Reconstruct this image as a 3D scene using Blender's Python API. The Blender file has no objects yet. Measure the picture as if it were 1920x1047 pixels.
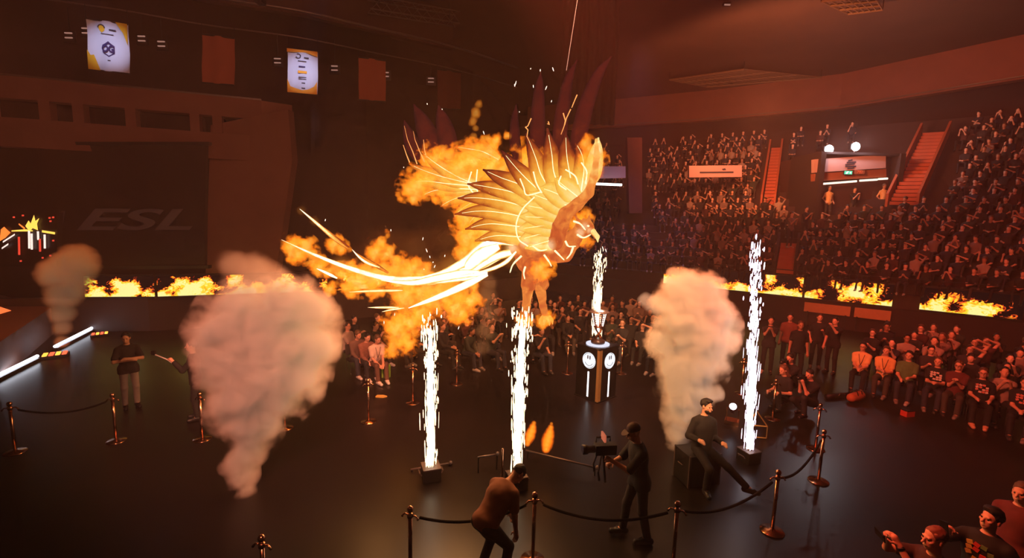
import bpy, math, random
import numpy as np
from mathutils import Vector, Matrix

SC = bpy.context.scene
COL = SC.collection
random.seed(7)
RNG = np.random.RandomState(11)

# ------------------------------------------------------------------ camera
FPX, CX, CY, CAMZ = 880.0, 960.0, 523.5, 4.6
PITCH, ROLL = math.radians(7.67), math.radians(1.5)
_r0 = Vector((1, 0, 0)); _fw = Vector((0, math.cos(PITCH), -math.sin(PITCH))); _u0 = Vector((0, math.sin(PITCH), math.cos(PITCH)))
_rt = _r0 * math.cos(ROLL) + _u0 * math.sin(ROLL)
_up = -_r0 * math.sin(ROLL) + _u0 * math.cos(ROLL)
CAM = Vector((0, 0, CAMZ))
cd = bpy.data.cameras.new('camera'); cam = bpy.data.objects.new('camera', cd); COL.objects.link(cam)
cd.sensor_width = 36.0; cd.lens = FPX / 1920 * 36.0; cd.clip_end = 300; cd.clip_start = 0.05
cam.matrix_world = Matrix(((_rt.x, _up.x, -_fw.x, CAM.x), (_rt.y, _up.y, -_fw.y, CAM.y), (_rt.z, _up.z, -_fw.z, CAM.z), (0, 0, 0, 1)))
SC.camera = cam

def ray(px, py):
    return _rt * ((px - CX) / FPX) + _up * ((CY - py) / FPX) + _fw
def at(px, py, z=0.0):            # the place at height z
    d = ray(px, py); return CAM + d * ((z - CAMZ) / d.z)
def atd(px, py, Y):               # the place at distance Y down the hall
    d = ray(px, py); return CAM + d * (Y / d.y)

# ------------------------------------------------------------------ world, lights, exposure
SC.view_settings.view_transform = 'Standard'
SC.view_settings.look = 'None'
SC.view_settings.gamma = 1.0
SC.view_settings.use_curve_mapping = False
SC.view_settings.exposure = 0.0
SC.cycles.volume_bounces = 1
SC.cycles.max_bounces = 4
SC.cycles.diffuse_bounces = 2
SC.cycles.glossy_bounces = 2
SC.cycles.adaptive_threshold = 0.06
SC.cycles.adaptive_min_samples = 12
SC.cycles.transparent_max_bounces = 16
SC.cycles.use_light_tree = True
W = bpy.data.worlds.new('arena_dark'); SC.world = W; W.use_nodes = True
W.node_tree.nodes['Background'].inputs[0].default_value = (1.0, 0.32, 0.20, 1)
W.node_tree.nodes['Background'].inputs[1].default_value = 0.012

def lamp(name, kind, loc, energy, color, target=None, size=0.5, spot=60, blend=0.5, sy=None):
    l = bpy.data.lights.new(name, kind); o = bpy.data.objects.new(name, l); COL.objects.link(o)
    l.energy = energy; l.color = color; o.location = loc
    if kind == 'AREA':
        l.size = size
        if sy: l.shape = 'RECTANGLE'; l.size_y = sy
    else: l.shadow_soft_size = size
    if kind == 'SPOT': l.spot_size = math.radians(spot); l.spot_blend = blend
    if target is not None:
        o.rotation_euler = (Vector(target) - Vector(loc)).to_track_quat('-Z', 'Y').to_euler()
    return o
RED = (1.0, 0.13, 0.06); ORG = (1.0, 0.36, 0.12); WARM = (1.0, 0.62, 0.38); COOL = (0.72, 0.72, 1.0)
# unseen wash lamps over the floor, added to light seats, stand, smoke and roof
lamp('unseen_wash_lamp', 'SPOT', (-1, 5, 9.5), 9500, RED, (12, 11.8, 0.8), 0.5, 48)          # near seats
lamp('unseen_wash_lamp', 'SPOT', (8, 6, 13.4), 4700, (1.0, .12, .065), (18, 22, 4), 0.6, 80)              # stand
lamp('unseen_wash_lamp', 'SPOT', (1, 6, 13.4), 8500, (1.0, .30, .12), (-.5, 16, 0), 0.6, 60)               # seats behind the plinth
lamp('unseen_wash_lamp', 'SPOT', (-2, 4, 13.4), 2300, (1.0, .36, .22), (-14, 19, 8), 0.6, 80)  # balcony side
lamp('unseen_wash_lamp', 'SPOT', (-1.0, -3.0, 10.5), 16000, (1.0, .32, .19), (-3.7, 7.1, 2.4), 0.5, 27)    # large smoke cloud
lamp('unseen_wash_lamp', 'SPOT', (2.0, -2.0, 11.0), 21000, (1.0, .46, .20), (3.5, 9.0, 2.5), 0.5, 19)      # pale smoke column
lamp('unseen_wash_lamp', 'SPOT', (-9, 6.0, 12.5), 7000, (1.0, .28, .07), (-13.6, 14, 2.2), 0.5, 24)      # smoke by the stage
lamp('unseen_wash_lamp', 'SPOT', (-0.5, 6.5, 8.5), 3600, (1.0, .13, .06), (4.4, 4.5, 1.5), 0.3, 30)       # bottom corner
lamp('unseen_wash_lamp', 'SPOT', (1.3, 5.0, 13.0), 1500, COOL, (2.1, 12.2, 0), 0.3, 13)                  # plinth pool
lamp('unseen_wash_lamp', 'SPOT', (6.0, 24.0, 13.4), 1600, (.5, .45, 1.0), (6.5, 28, 0), 0.6, 50)         # bluish light in the far corner
lamp('unseen_wash_lamp', 'SPOT', (10, 20, 9.0), 4200, (1.0, .30, .11), (17, 31, 13), 0.8, 120)           # roof at the far end
# ------------------------------------------------------------------ materials
MATS = {}
def srgb(*c):
    return tuple(((v / 255) / 12.92 if v <= 10 else ((v / 255 + 0.055) / 1.055) ** 2.4) for v in c)
def N(nt, t, **kw):
    n = nt.nodes.new(t)
    for k, v in kw.items():
        if hasattr(n, k): setattr(n, k, v)
        else: n.inputs[k.replace('_', ' ')].default_value = v
    return n
def set_ramp(cr, stops):
    els = cr.color_ramp.elements
    while len(els) > 1: els.remove(els[-1])
    els[0].position = stops[0][0]; els[0].color = (*stops[0][1], 1)
    for p, c in stops[1:]: els.new(p).color = (*c, 1)
def mat(name, col, rough=0.6, metal=0.0, var=0.15, scale=6.0, emit=None, es=0.0, bump=0.0, rand=None, spec=0.5):
    if name in MATS: return MATS[name]
    m = bpy.data.materials.new(name); m.use_nodes = True; nt = m.node_tree; L = nt.links
    b = nt.nodes['Principled BSDF']
    b.inputs['Roughness'].default_value = rough; b.inputs['Metallic'].default_value = metal
    b.inputs['Specular IOR Level'].default_value = spec
    tc = N(nt, 'ShaderNodeTexCoord'); no = N(nt, 'ShaderNodeTexNoise'); no.inputs['Scale'].default_value = scale
    no.inputs['Detail'].default_value = 4
    L.new(tc.outputs['Object'], no.inputs['Vector'])
    mr = N(nt, 'ShaderNodeMapRange'); mr.inputs[3].default_value = 1 - var; mr.inputs[4].default_value = 1 + var
    L.new(no.outputs[0], mr.inputs[0])
    mx = N(nt, 'ShaderNodeMix', data_type='RGBA', blend_type='MULTIPLY'); mx.inputs[0].default_value = 1
    if rand:
        oi = N(nt, 'ShaderNodeObjectInfo'); cr = N(nt, 'ShaderNodeValToRGB'); cr.color_ramp.interpolation = 'CONSTANT'
        set_ramp(cr, [(i / len(rand), c) for i, c in enumerate(rand)])
        L.new(oi.outputs['Random'], cr.inputs[0]); L.new(cr.outputs[0], mx.inputs[6])
    else:
        mx.inputs[6].default_value = (*col, 1)
    L.new(mr.outputs[0], mx.inputs[7]); L.new(mx.outputs[2], b.inputs['Base Color'])
    if emit:
        b.inputs['Emission Color'].default_value = (*emit, 1); b.inputs['Emission Strength'].default_value = es
    if bump:
        bp = N(nt, 'ShaderNodeBump'); bp.inputs['Strength'].default_value = bump; bp.inputs['Distance'].default_value = 0.02
        L.new(no.outputs[0], bp.inputs['Height']); L.new(bp.outputs[0], b.inputs['Normal'])
    MATS[name] = m; return m
def glow(name, col, s):
    if name in MATS: return MATS[name]
    m = bpy.data.materials.new(name); m.use_nodes = True; nt = m.node_tree
    nt.nodes.remove(nt.nodes['Principled BSDF'])
    e = N(nt, 'ShaderNodeEmission'); e.inputs[0].default_value = (*col, 1); e.inputs[1].default_value = s
    nt.links.new(e.outputs[0], nt.nodes['Material Output'].inputs[0]); MATS[name] = m; return m

# ------------------------------------------------------------------ objects
def tag(o, label=None, cat=None, group=None, kind=None):
    if label: o['label'] = label
    if cat: o['category'] = cat
    if group: o['group'] = group
    if kind: o['kind'] = kind
    return o
def empty(name, loc=(0, 0, 0), rz=0.0):
    o = bpy.data.objects.new(name, None); COL.objects.link(o); o.location = loc; o.rotation_euler = (0, 0, rz)
    o.empty_display_size = 0.1
    return o
def make_mesh(name, V, F, smooth=False, mats=(), mi=None):
    me = bpy.data.meshes.new(name)
    me.from_pydata([tuple(v) for v in V], [], [tuple(f) for f in F])
    if smooth: me.polygons.foreach_set('use_smooth', [True] * len(me.polygons))
    for m in mats: me.materials.append(m)
    if mi is not None: me.polygons.foreach_set('material_index', list(mi))
    me.update(); return me
def link(name, me, parent=None, loc=(0, 0, 0), rz=0.0):
    o = bpy.data.objects.new(name, me); COL.objects.link(o); o.location = loc; o.rotation_euler = (0, 0, rz)
    if parent is not None: o.parent = parent
    return o
def copy_tree(o, parent=None):
    c = o.copy(); COL.objects.link(c)
    if parent is not None: c.parent = parent
    for ch in CH.get(o.name, []): copy_tree(ch, c)
    return c
CH = {}
def note(o):                      # remember a finished thing's children so that it can be copied
    for x in [o] + list(o.children):
        CH[x.name] = list(x.children)
    return o

class MB:
    def __init__(s): s.V = []; s.F = []; s.M = []
    def add(s, V, F, m=0):
        k = len(s.V); s.V += [tuple(v) for v in V]; s.F += [tuple(i + k for i in f) for f in F]; s.M += [m] * len(F); return s
    def box(s, c, d, rot=None, m=0):
        V = []
        for x in (-.5, .5):
            for y in (-.5, .5):
                for z in (-.5, .5):
                    v = Vector((x * d[0], y * d[1], z * d[2]))
                    if rot is not None: v = rot @ v
                    V.append(v + Vector(c))
        return s.add(V, [(0, 1, 3, 2), (4, 6, 7, 5), (0, 4, 5, 1), (2, 3, 7, 6), (0, 2, 6, 4), (1, 5, 7, 3)], m)
    def tube(s, pts, r, n=8, cap=True, m=0):
        pts = [Vector(p) for p in pts]; K = len(pts)
        rs = r if hasattr(r, '__len__') else [r] * K
        ref = None; V = []; F = []
        for i, p in enumerate(pts):
            t = (pts[min(i + 1, K - 1)] - pts[max(i - 1, 0)]).normalized()
            if ref is None: ref = Vector((0, 0, 1)) if abs(t.z) < .9 else Vector((1, 0, 0))
            a = t.cross(ref).normalized(); b = t.cross(a).normalized(); ref = -b if False else ref
            for j in range(n):
                q = 2 * math.pi * j / n
                V.append(p + (a * math.cos(q) + b * math.sin(q)) * rs[i])
        for i in range(K - 1):
            for j in range(n):
                F.append((i * n + j, i * n + (j + 1) % n, (i + 1) * n + (j + 1) % n, (i + 1) * n + j))
        if cap:
            F.append(tuple(range(n - 1, -1, -1))); F.append(tuple((K - 1) * n + j for j in range(n)))
        return s.add(V, F, m)
    def lathe(s, prof, n=20, c=(0, 0, 0), m=0):
        V = []; F = []
        for r, z in prof:
            for j in range(n):
                q = 2 * math.pi * j / n; V.append((c[0] + r * math.cos(q), c[1] + r * math.sin(q), c[2] + z))
        for i in range(len(prof) - 1):
            for j in range(n):
                F.append((i * n + j, i * n + (j + 1) % n, (i + 1) * n + (j + 1) % n, (i + 1) * n + j))
        F.append(tuple(range(n - 1, -1, -1))); F.append(tuple((len(prof) - 1) * n + j for j in range(n)))
        return s.add(V, F, m)
    def prism(s, poly, ext, m=0):      # poly: 3-D points, ext: extrusion vector
        n = len(poly); e = Vector(ext); V = [Vector(p) for p in poly]; V = V + [v + e for v in V]
        F = [tuple(range(n - 1, -1, -1)), tuple(range(n, 2 * n))] + [(i, (i + 1) % n, n + (i + 1) % n, n + i) for i in range(n)]
        return s.add(V, F, m)
    def build(s, name, mt, parent=None, smooth=False, loc=(0, 0, 0), rz=0.0):
        mats = mt if isinstance(mt, (list, tuple)) else [mt]
        return link(name, make_mesh(name, s.V, s.F, smooth, mats, s.M if len(mats) > 1 else None), parent, loc, rz)

def catmull(P, n=8):
    P = [Vector(p) for p in P]; P = [P[0] * 2 - P[1]] + P + [P[-1] * 2 - P[-2]]; out = []
    for i in range(1, len(P) - 2):
        for k in range(n):
            t = k / n; a, b, c, d = P[i - 1], P[i], P[i + 1], P[i + 2]
            out.append(.5 * ((2 * b) + (c - a) * t + (2 * a - 5 * b + 4 * c - d) * t * t + (3 * b - a - 3 * c + d) * t ** 3))
    out.append(P[-2]); return out

# ------------------------------------------------------------------ implicit surfaces
_LAT = RNG.rand(32, 32, 32).astype(np.float32)
def vnoise(X, Y, Z):
    xi = np.floor(X).astype(np.int32); yi = np.floor(Y).astype(np.int32); zi = np.floor(Z).astype(np.int32)
    x = X - xi; y = Y - yi; z = Z - zi
    x = x * x * (3 - 2 * x); y = y * y * (3 - 2 * y); z = z * z * (3 - 2 * z)
    g = lambda a, b, c: _LAT[(xi + a) & 31, (yi + b) & 31, (zi + c) & 31]
    return ((g(0, 0, 0) * (1 - x) + g(1, 0, 0) * x) * (1 - y) + (g(0, 1, 0) * (1 - x) + g(1, 1, 0) * x) * y) * (1 - z) + \
           ((g(0, 0, 1) * (1 - x) + g(1, 0, 1) * x) * (1 - y) + (g(0, 1, 1) * (1 - x) + g(1, 1, 1) * x) * y) * z
def fbm(X, Y, Z, o=3):
    a = 0; w = .5
    for i in range(o):
        a = a + w * (vnoise(X, Y, Z) - .5); X = X * 2.03 + 7.1; Y = Y * 2.03 + 3.3; Z = Z * 2.03 + 5.7; w *= .5
    return a
_C8 = [(a, b, c) for a in (0, 1) for b in (0, 1) for c in (0, 1)]
_E12 = [(p, q) for i, p in enumerate(_C8) for q in _C8[i + 1:] if sum(abs(a - b) for a, b in zip(p, q)) == 1]
def surface_nets(D, org, h):
    S = D < 0; nx, ny, nz = D.shape
    def sh(A, o): return A[o[0]:nx - 1 + o[0], o[1]:ny - 1 + o[1], o[2]:nz - 1 + o[2]]
    cnt = sum(sh(S, o).astype(np.int8) for o in _C8); act = (cnt > 0) & (cnt < 8)
    I = np.argwhere(act); idx = -np.ones(act.shape, np.int64); idx[act] = np.arange(len(I))
    pos = np.zeros((len(I), 3)); n = np.zeros(len(I))
    for p, q in _E12:
        d0 = sh(D, p)[act]; d1 = sh(D, q)[act]; mk = (d0 < 0) != (d1 < 0)
        t = np.where(mk, d0 / np.where(mk, d0 - d1, 1), 0)
        e = np.array(p)[None] + t[:, None] * (np.array(q) - np.array(p))[None]
        pos += e * mk[:, None]; n += mk
    V = np.array(org) + h * (I + pos / n[:, None])
    F = []
    for ax in range(3):
        o = [0, 0, 0]; o[ax] = 1
        s0 = [slice(None)] * 3; s1 = [slice(None)] * 3; s0[ax] = slice(0, -1); s1[ax] = slice(1, None)
        A = S[tuple(s0)]; B = S[tuple(s1)]; E = np.argwhere(A != B)
        u, w = [(1, 2), (2, 0), (0, 1)][ax]
        E = E[(E[:, u] > 0) & (E[:, w] > 0) & (E[:, u] < D.shape[u] - 1) & (E[:, w] < D.shape[w] - 1)]
        if not len(E): continue
        ins = A[tuple(E.T)]
        def cell(du, dw):
            c = E.copy(); c[:, u] += du; c[:, w] += dw; return idx[tuple(c.T)]
        q = np.stack([cell(-1, -1), cell(0, -1), cell(0, 0), cell(-1, 0)], 1)
        q[~ins] = q[~ins][:, ::-1]; F.append(q)
    return V, (np.concatenate(F) if F else np.zeros((0, 4), int))
def smin(a, b, k):
    h = np.maximum(k - np.abs(a - b), 0) / k
    return np.minimum(a, b) - h * h * k * .25
def prim_d(p, X, Y, Z):
    if p[0] == 'c':               # tapered capsule a, b, r1, r2
        a, b, r1, r2 = p[1:5]; ab = b - a; l2 = max(ab.dot(ab), 1e-9)
        px = X - a.x; py = Y - a.y; pz = Z - a.z
        t = np.clip((px * ab.x + py * ab.y + pz * ab.z) / l2, 0, 1)
        return np.sqrt((px - t * ab.x) ** 2 + (py - t * ab.y) ** 2 + (pz - t * ab.z) ** 2) - (r1 + (r2 - r1) * t)
    c, r, R = p[1:4]              # ellipsoid: centre, radii, rotation
    px = X - c.x; py = Y - c.y; pz = Z - c.z
    if R is not None:
        R = R.transposed()
        px, py, pz = (R[0][0] * px + R[0][1] * py + R[0][2] * pz, R[1][0] * px + R[1][1] * py + R[1][2] * pz, R[2][0] * px + R[2][1] * py + R[2][2] * pz)
    k0 = np.sqrt((px / r[0]) ** 2 + (py / r[1]) ** 2 + (pz / r[2]) ** 2) + 1e-6
    k1 = np.sqrt((px / r[0] ** 2) ** 2 + (py / r[1] ** 2) ** 2 + (pz / r[2] ** 2) ** 2) + 1e-6
    return k0 * (k0 - 1) / k1
def prim_box(p, pad):
    if p[0] == 'c':
        a, b, r1, r2 = p[1:5]; r = max(r1, r2) + pad
        return [min(a[i], b[i]) - r for i in range(3)], [max(a[i], b[i]) + r for i in range(3)]
    c, r, R = p[1:4]; m = max(r) + pad
    return [c[i] - m for i in range(3)], [c[i] + m for i in range(3)]
def sdf_grid(prims, h, k=.03, sub=(), cuts=(), grow=0.0, noise=None, pad=0.0):
    """union of prims (smooth k), minus sub, kept on the inner side of the planes in cuts"""
    bx = [prim_box(p, grow + 2.5 * h + pad) for p in prims]
    lo = np.min([b[0] for b in bx], 0); hi = np.max([b[1] for b in bx], 0)
    n = np.ceil((hi - lo) / h).astype(int) + 2
    ax = [lo[i] + h * np.arange(n[i]) for i in range(3)]
    D = np.full(tuple(n), 1.0, np.float32)
    def region(p, pd):
        b = prim_box(p, pd); s = []
        for i in range(3):
            i0 = max(0, int((b[0][i] - lo[i]) / h)); i1 = min(n[i], int((b[1][i] - lo[i]) / h) + 2); s.append(slice(i0, max(i1, i0)))
        return tuple(s)
    for p in prims:
        kk = p[5] if len(p) > 5 and p[0] == 'c' else (p[4] if len(p) > 4 and p[0] == 'e' else k)
        s = region(p, grow + kk + 3 * h + pad)
        d = prim_d(p, ax[0][s[0]][:, None, None], ax[1][s[1]][None, :, None], ax[2][s[2]][None, None, :]) - grow
        D[s] = smin(D[s], d, kk)
    for p in sub:
        s = region(p, 3 * h + .02); d = prim_d(p, ax[0][s[0]][:, None, None], ax[1][s[1]][None, :, None], ax[2][s[2]][None, None, :])
        D[s] = -smin(-D[s], d, .012)
    X, Y, Z = ax[0][:, None, None], ax[1][None, :, None], ax[2][None, None, :]
    for pt, nm in cuts:           # keep the side the normal points away from
        D = np.maximum(D, (X - pt[0]) * nm[0] + (Y - pt[1]) * nm[1] + (Z - pt[2]) * nm[2])
    if noise is not None:
        D = D + noise(X + 0 * Y + 0 * Z, Y + 0 * X + 0 * Z, Z + 0 * X + 0 * Y)
    D[0] = D[-1] = 1; D[:, 0] = D[:, -1] = 1; D[:, :, 0] = D[:, :, -1] = 1
    return surface_nets(D, lo, h)
def C(a, b, r1, r2, k=None):
    t = ('c', Vector(a), Vector(b), r1, r2); return t if k is None else t + (k,)
def E(c, r, R=None, k=None):
    t = ('e', Vector(c), tuple(r) if hasattr(r, '__len__') else (r, r, r), R); return t if k is None else t + (k,)
# ------------------------------------------------------------------ the hall
def struct(o): o['kind'] = 'structure'; return o
M_wall = mat('painted_concrete_brown', srgb(120, 70, 55), .85, 0, .25, 1.2)
M_dark = mat('dark_drape', srgb(46, 30, 28), .9, 0, .3, 1.5)
M_black = mat('black_paint', srgb(18, 15, 16), .5, 0, .2, 5)
M_ceil = mat('dark_ceiling', srgb(74, 50, 42), .9, 0, .3, .5)
M_steel = mat('dull_steel', srgb(110, 96, 92), .45, .7, .2, 8)
M_terr = mat('terrace_concrete', srgb(52, 30, 28), .85, 0, .3, 2)
M_para = mat('orange_parapet', srgb(176, 92, 60), .7, 0, .15, 3)

# floor: glossy black show floor
def floor_mat():
    m = mat('glossy_black_floor', srgb(20, 15, 16), .2, 0, .12, 1.1); nt = m.node_tree
    b = nt.nodes['Principled BSDF']; no = N(nt, 'ShaderNodeTexNoise'); no.inputs['Scale'].default_value = .45; no.inputs['Detail'].default_value = 5
    tc = N(nt, 'ShaderNodeTexCoord'); nt.links.new(tc.outputs['Object'], no.inputs['Vector'])
    mr = N(nt, 'ShaderNodeMapRange'); mr.inputs[1].default_value = .3; mr.inputs[2].default_value = .7; mr.inputs[3].default_value = .30; mr.inputs[4].default_value = .38; b.inputs['Specular IOR Level'].default_value = .3
    nt.links.new(no.outputs[0], mr.inputs[0]); nt.links.new(mr.outputs[0], b.inputs['Roughness']); return m
struct(MB().box((0, 20, -.1), (110, 90, .2)).build('floor', floor_mat()))
struct(MB().box((0, 20, 14.3), (110, 90, .3)).build('ceiling', M_ceil))
# ceiling joists
beams = MB()
struct(MB().box((0, 65, 7), (110, .3, 14.4)).build('wall_back', M_dark))

def band(name, pts, z0, z1, th, mt, parent=None):
    """upright slab following a floor line; th > 0 thickens it away from the hall's middle"""
    b = MB(); P = [Vector((p[0], p[1], 0)) for p in pts]; V = []; 
    for i, p in enumerate(P):
        t = (P[min(i + 1, len(P) - 1)] - P[max(i - 1, 0)]).normalized(); n = Vector((-t.y, t.x, 0))
        if n.dot(p - Vector((0, 8, 0))) < 0: n = -n
        q = p + n * th
        V += [(p.x, p.y, z0), (p.x, p.y, z1), (q.x, q.y, z1), (q.x, q.y, z0)]
    F = []
    for i in range(len(P) - 1):
        a = i * 4; c = a + 4
        for j in range(4): F.append((a + j, a + (j + 1) % 4, c + (j + 1) % 4, c + j))
    F.append((0, 1, 2, 3)); e = (len(P) - 1) * 4; F.append((e + 3, e + 2, e + 1, e))
    b.add(V, F); return b.build(name, mt, parent)

# ---- left side
LL = [(-32, 13.5), (-25, 14.6), (-18.5, 16.2), (-13.4, 17.0), (-7.6, 19.4), (-3.5, 22.0), (0.5, 26.0)]
struct(band('wall_left', [(-45, 14), (-30, 18.5), (-18, 22), (-8, 26), (-3, 33), (0, 50)], 0, 14.3, .3, M_dark))
struct(band('wall_left_front', LL, 0, 1.22, .25, mat('front_wall_black', srgb(40, 24, 22), .7)))
# flame pictures on the ribbon screens
def flame_screen(name, sx, seed, strength, cut=.435):
    m = bpy.data.materials.new(name); m.use_nodes = True; nt = m.node_tree; L = nt.links
    nt.nodes.remove(nt.nodes['Principled BSDF'])
    uv = N(nt, 'ShaderNodeUVMap'); sp = N(nt, 'ShaderNodeSeparateXYZ'); L.new(uv.outputs[0], sp.inputs[0])
    mp = N(nt, 'ShaderNodeMapping'); mp.inputs['Scale'].default_value = (sx, 1.1, 1); mp.inputs['Location'].default_value = (seed, 0, seed * .7)
    L.new(uv.outputs[0], mp.inputs[0])
    n1 = N(nt, 'ShaderNodeTexNoise'); n1.inputs['Scale'].default_value = 1.0; n1.inputs['Detail'].default_value = 1.5; n1.inputs['Distortion'].default_value = .4
    L.new(mp.outputs[0], n1.inputs[0])
    n2 = N(nt, 'ShaderNodeTexNoise'); n2.inputs['Scale'].default_value = 4.2; n2.inputs['Detail'].default_value = 4; n2.inputs['Distortion'].default_value = 2.2
    L.new(mp.outputs[0], n2.inputs[0])
    def math_(op, a, b):
        x = N(nt, 'ShaderNodeMath', operation=op)
        for i, v in enumerate((a, b)):
            if isinstance(v, (int, float)): x.inputs[i].default_value = v
            else: L.new(v, x.inputs[i])
        return x.outputs[0]
    big = math_('MULTIPLY', math_('SUBTRACT', n1.outputs[0], cut), 7.0)       # where along the ribbon a flame stands
    fine = math_('MULTIPLY', math_('SUBTRACT', n2.outputs[0], .5), 2.6)
    v = math_('SUBTRACT', math_('ADD', big, fine), math_('MULTIPLY', sp.outputs[1], 1.25))
    v = math_('ADD', v, .28)
    cr = N(nt, 'ShaderNodeValToRGB'); e = cr.color_ramp.elements
    e[0].position = 0; e[0].color = (.004, .002, .002, 1)
    e[1].position = 1; e[1].color = (1, .85, .30, 1)
    for p, c in ((.14, (.01, .003, .003, 1)), (.2, (.7, .04, .01, 1)), (.36, (1, .16, .015, 1)), (.55, (1, .62, .02, 1)), (.8, (1, .72, .05, 1))):
        x = e.new(p); x.color = c
    L.new(v, cr.inputs[0])
    em = N(nt, 'ShaderNodeEmission'); em.inputs[1].default_value = strength; L.new(cr.outputs[0], em.inputs[0])
    L.new(em.outputs[0], nt.nodes['Material Output'].inputs[0]); return m
def ribbon(p, q, z0, z1, seed, label, cut=.435):
    """one straight LED ribbon screen from floor point p to q, with frame rails"""
    p = Vector((p[0], p[1], 0)); q = Vector((q[0], q[1], 0)); t = (q - p); Lg = t.length; t.normalize(); n = Vector((-t.y, t.x, 0))
    if n.dot(p - Vector((0, 6, 0))) > 0: n = -n
    root = empty('led_ribbon_screen', (p + q) / 2 + Vector((0, 0, z0))); c = (p + q) / 2
    o = -c - Vector((0, 0, z0))
    A = [p + o + n * .05 + Vector((0, 0, z0)), q + o + n * .05 + Vector((0, 0, z0)), q + o + n * .05 + Vector((0, 0, z1)), p + o + n * .05 + Vector((0, 0, z1))]
    b = MB().prism(A, -n * .04)
    me = make_mesh('display', b.V, b.F, False, [flame_screen('flame_video', Lg / (z1 - z0) * .9, seed, 1.15, cut)])
    uvl = me.uv_layers.new(name='UVMap')
    for lp in me.loops:
        v = me.vertices[lp.vertex_index].co
        uvl.data[lp.index].uv = ((v - A[0]).dot(t) / Lg, (v.z - A[0].z) / (z1 - z0))
    link('display', me, root)
    for z in (z0 - .04, z1 + .04):
        MB().prism([p + o + Vector((0, 0, z - .03)), q + o + Vector((0, 0, z - .03)), q + o + Vector((0, 0, z + .03)), p + o + Vector((0, 0, z + .03))], n * .07).build('rail', M_black, root)
    tag(root, label, 'screen', 'flame ribbon screens'); return root
ribbon((-15.4, 16.7), (-13.2, 17.1), 1.3, 2.05, 3.1, 'flame ribbon screen on the low wall behind the orange smoke column')
ribbon((-13.1, 17.12), (-7.7, 19.35), 1.3, 2.05, 8.2, 'flame ribbon screen behind the large smoke cloud, beside the tail')
ribbon((-7.6, 19.4), (-3.6, 21.9), 1.3, 2.05, 12.7, 'flame ribbon screen behind the tail feathers')

# pier, big dark screen, balcony front
def slab(name, pix, Y, th, mt, parent=None):
    P = [atd(x, y, Y if not hasattr(Y, '__len__') else Y[i]) for i, (x, y) in enumerate(pix)]
    return MB().prism(P, Vector((0, th, 0))).build(name, mt, parent)
struct(slab('wall_left_pier', [(395, 235), (540, 205), (548, 300), (530, 430), (515, 525), (385, 525)], [19.2, 19.9, 19.9, 19.8, 19.7, 19.1], .5, M_wall))
scr = empty('led_wall_screen', atd(228, 500, 18.0)); 
s0 = scr.location.copy()
o = slab('display', [(75, 272), (386, 272), (384, 498), (75, 500)], [17.3, 18.6, 18.6, 17.3], .15, mat('unlit_led_wall', srgb(30, 20, 20), .45, 0, .2, 3), scr); o.matrix_parent_inverse = Matrix.Translation(-s0)
for pix in ([(70, 266), (391, 266), (391, 272), (70, 272)], [(70, 500), (391, 498), (391, 504), (70, 506)]):
    o = slab('bezel', pix, [17.25, 18.55, 18.55, 17.25], .2, M_black, scr); o.matrix_parent_inverse = Matrix.Translation(-s0)
tag(scr, 'huge dark wall screen with faint grey ESL lettering beside the brown pier', 'screen')
def text_obj(name, s, mt, parent, M4, size=1.0, extrude=.004, shear=0.0, bold=0.0):
    c = bpy.data.curves.new(name, 'FONT'); c.body = s; c.size = size; c.extrude = extrude; c.shear = shear; c.offset = bold
    c.align_x = 'CENTER'; c.align_y = 'CENTER'; tmp = bpy.data.objects.new(name, c); COL.objects.link(tmp)
    dg = bpy.context.evaluated_depsgraph_get(); me = bpy.data.meshes.new_from_object(tmp.evaluated_get(dg)); me.name = name
    bpy.data.objects.remove(tmp); me.materials.clear(); me.materials.append(mt)
    o = link(name, me, parent)
    if parent is not None: o.matrix_parent_inverse = Matrix.Translation(-parent.location)
    o.matrix_basis = M4; return o
def plane_frame(p, q, up=(0, 0, 1)):
    """matrix whose x runs p to q, z faces the camera side"""
    x = (Vector(q) - Vector(p)).normalized(); z = x.cross(Vector(up)).normalized(); 
    y = z.cross(x)
    c = (Vector(p) + Vector(q)) / 2
    return Matrix(((x.x, y.x, z.x, c.x), (x.y, y.y, z.y, c.y), (x.z, y.z, z.z, c.z), (0, 0, 0, 1)))
a, b_ = atd(135, 414, 17.5 - .03), atd(352, 414, 18.44 - .03)
Mx = plane_frame(a, b_)
o = text_obj('lettering', 'ESL', mat('faint_grey_print', srgb(70, 52, 50), .6, 0, .1, 3, srgb(80, 56, 50), .10), scr, Mx @ Matrix.Diagonal((2.35, 1, 1, 1)), 1.12, .012, .35, .02)
sl = atd(116, 411, 17.4)
o = MB().prism([(-.12, -.3, 0), (-.02, -.3, 0), (.14, .3, 0), (.02, .3, 0)], (0, 0, .01)).build('logo_stroke', MATS['faint_grey_print'], scr)
o.matrix_parent_inverse = Matrix.Translation(-s0); o.matrix_basis = Matrix.Translation(sl - Mx.translation) @ Mx

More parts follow.
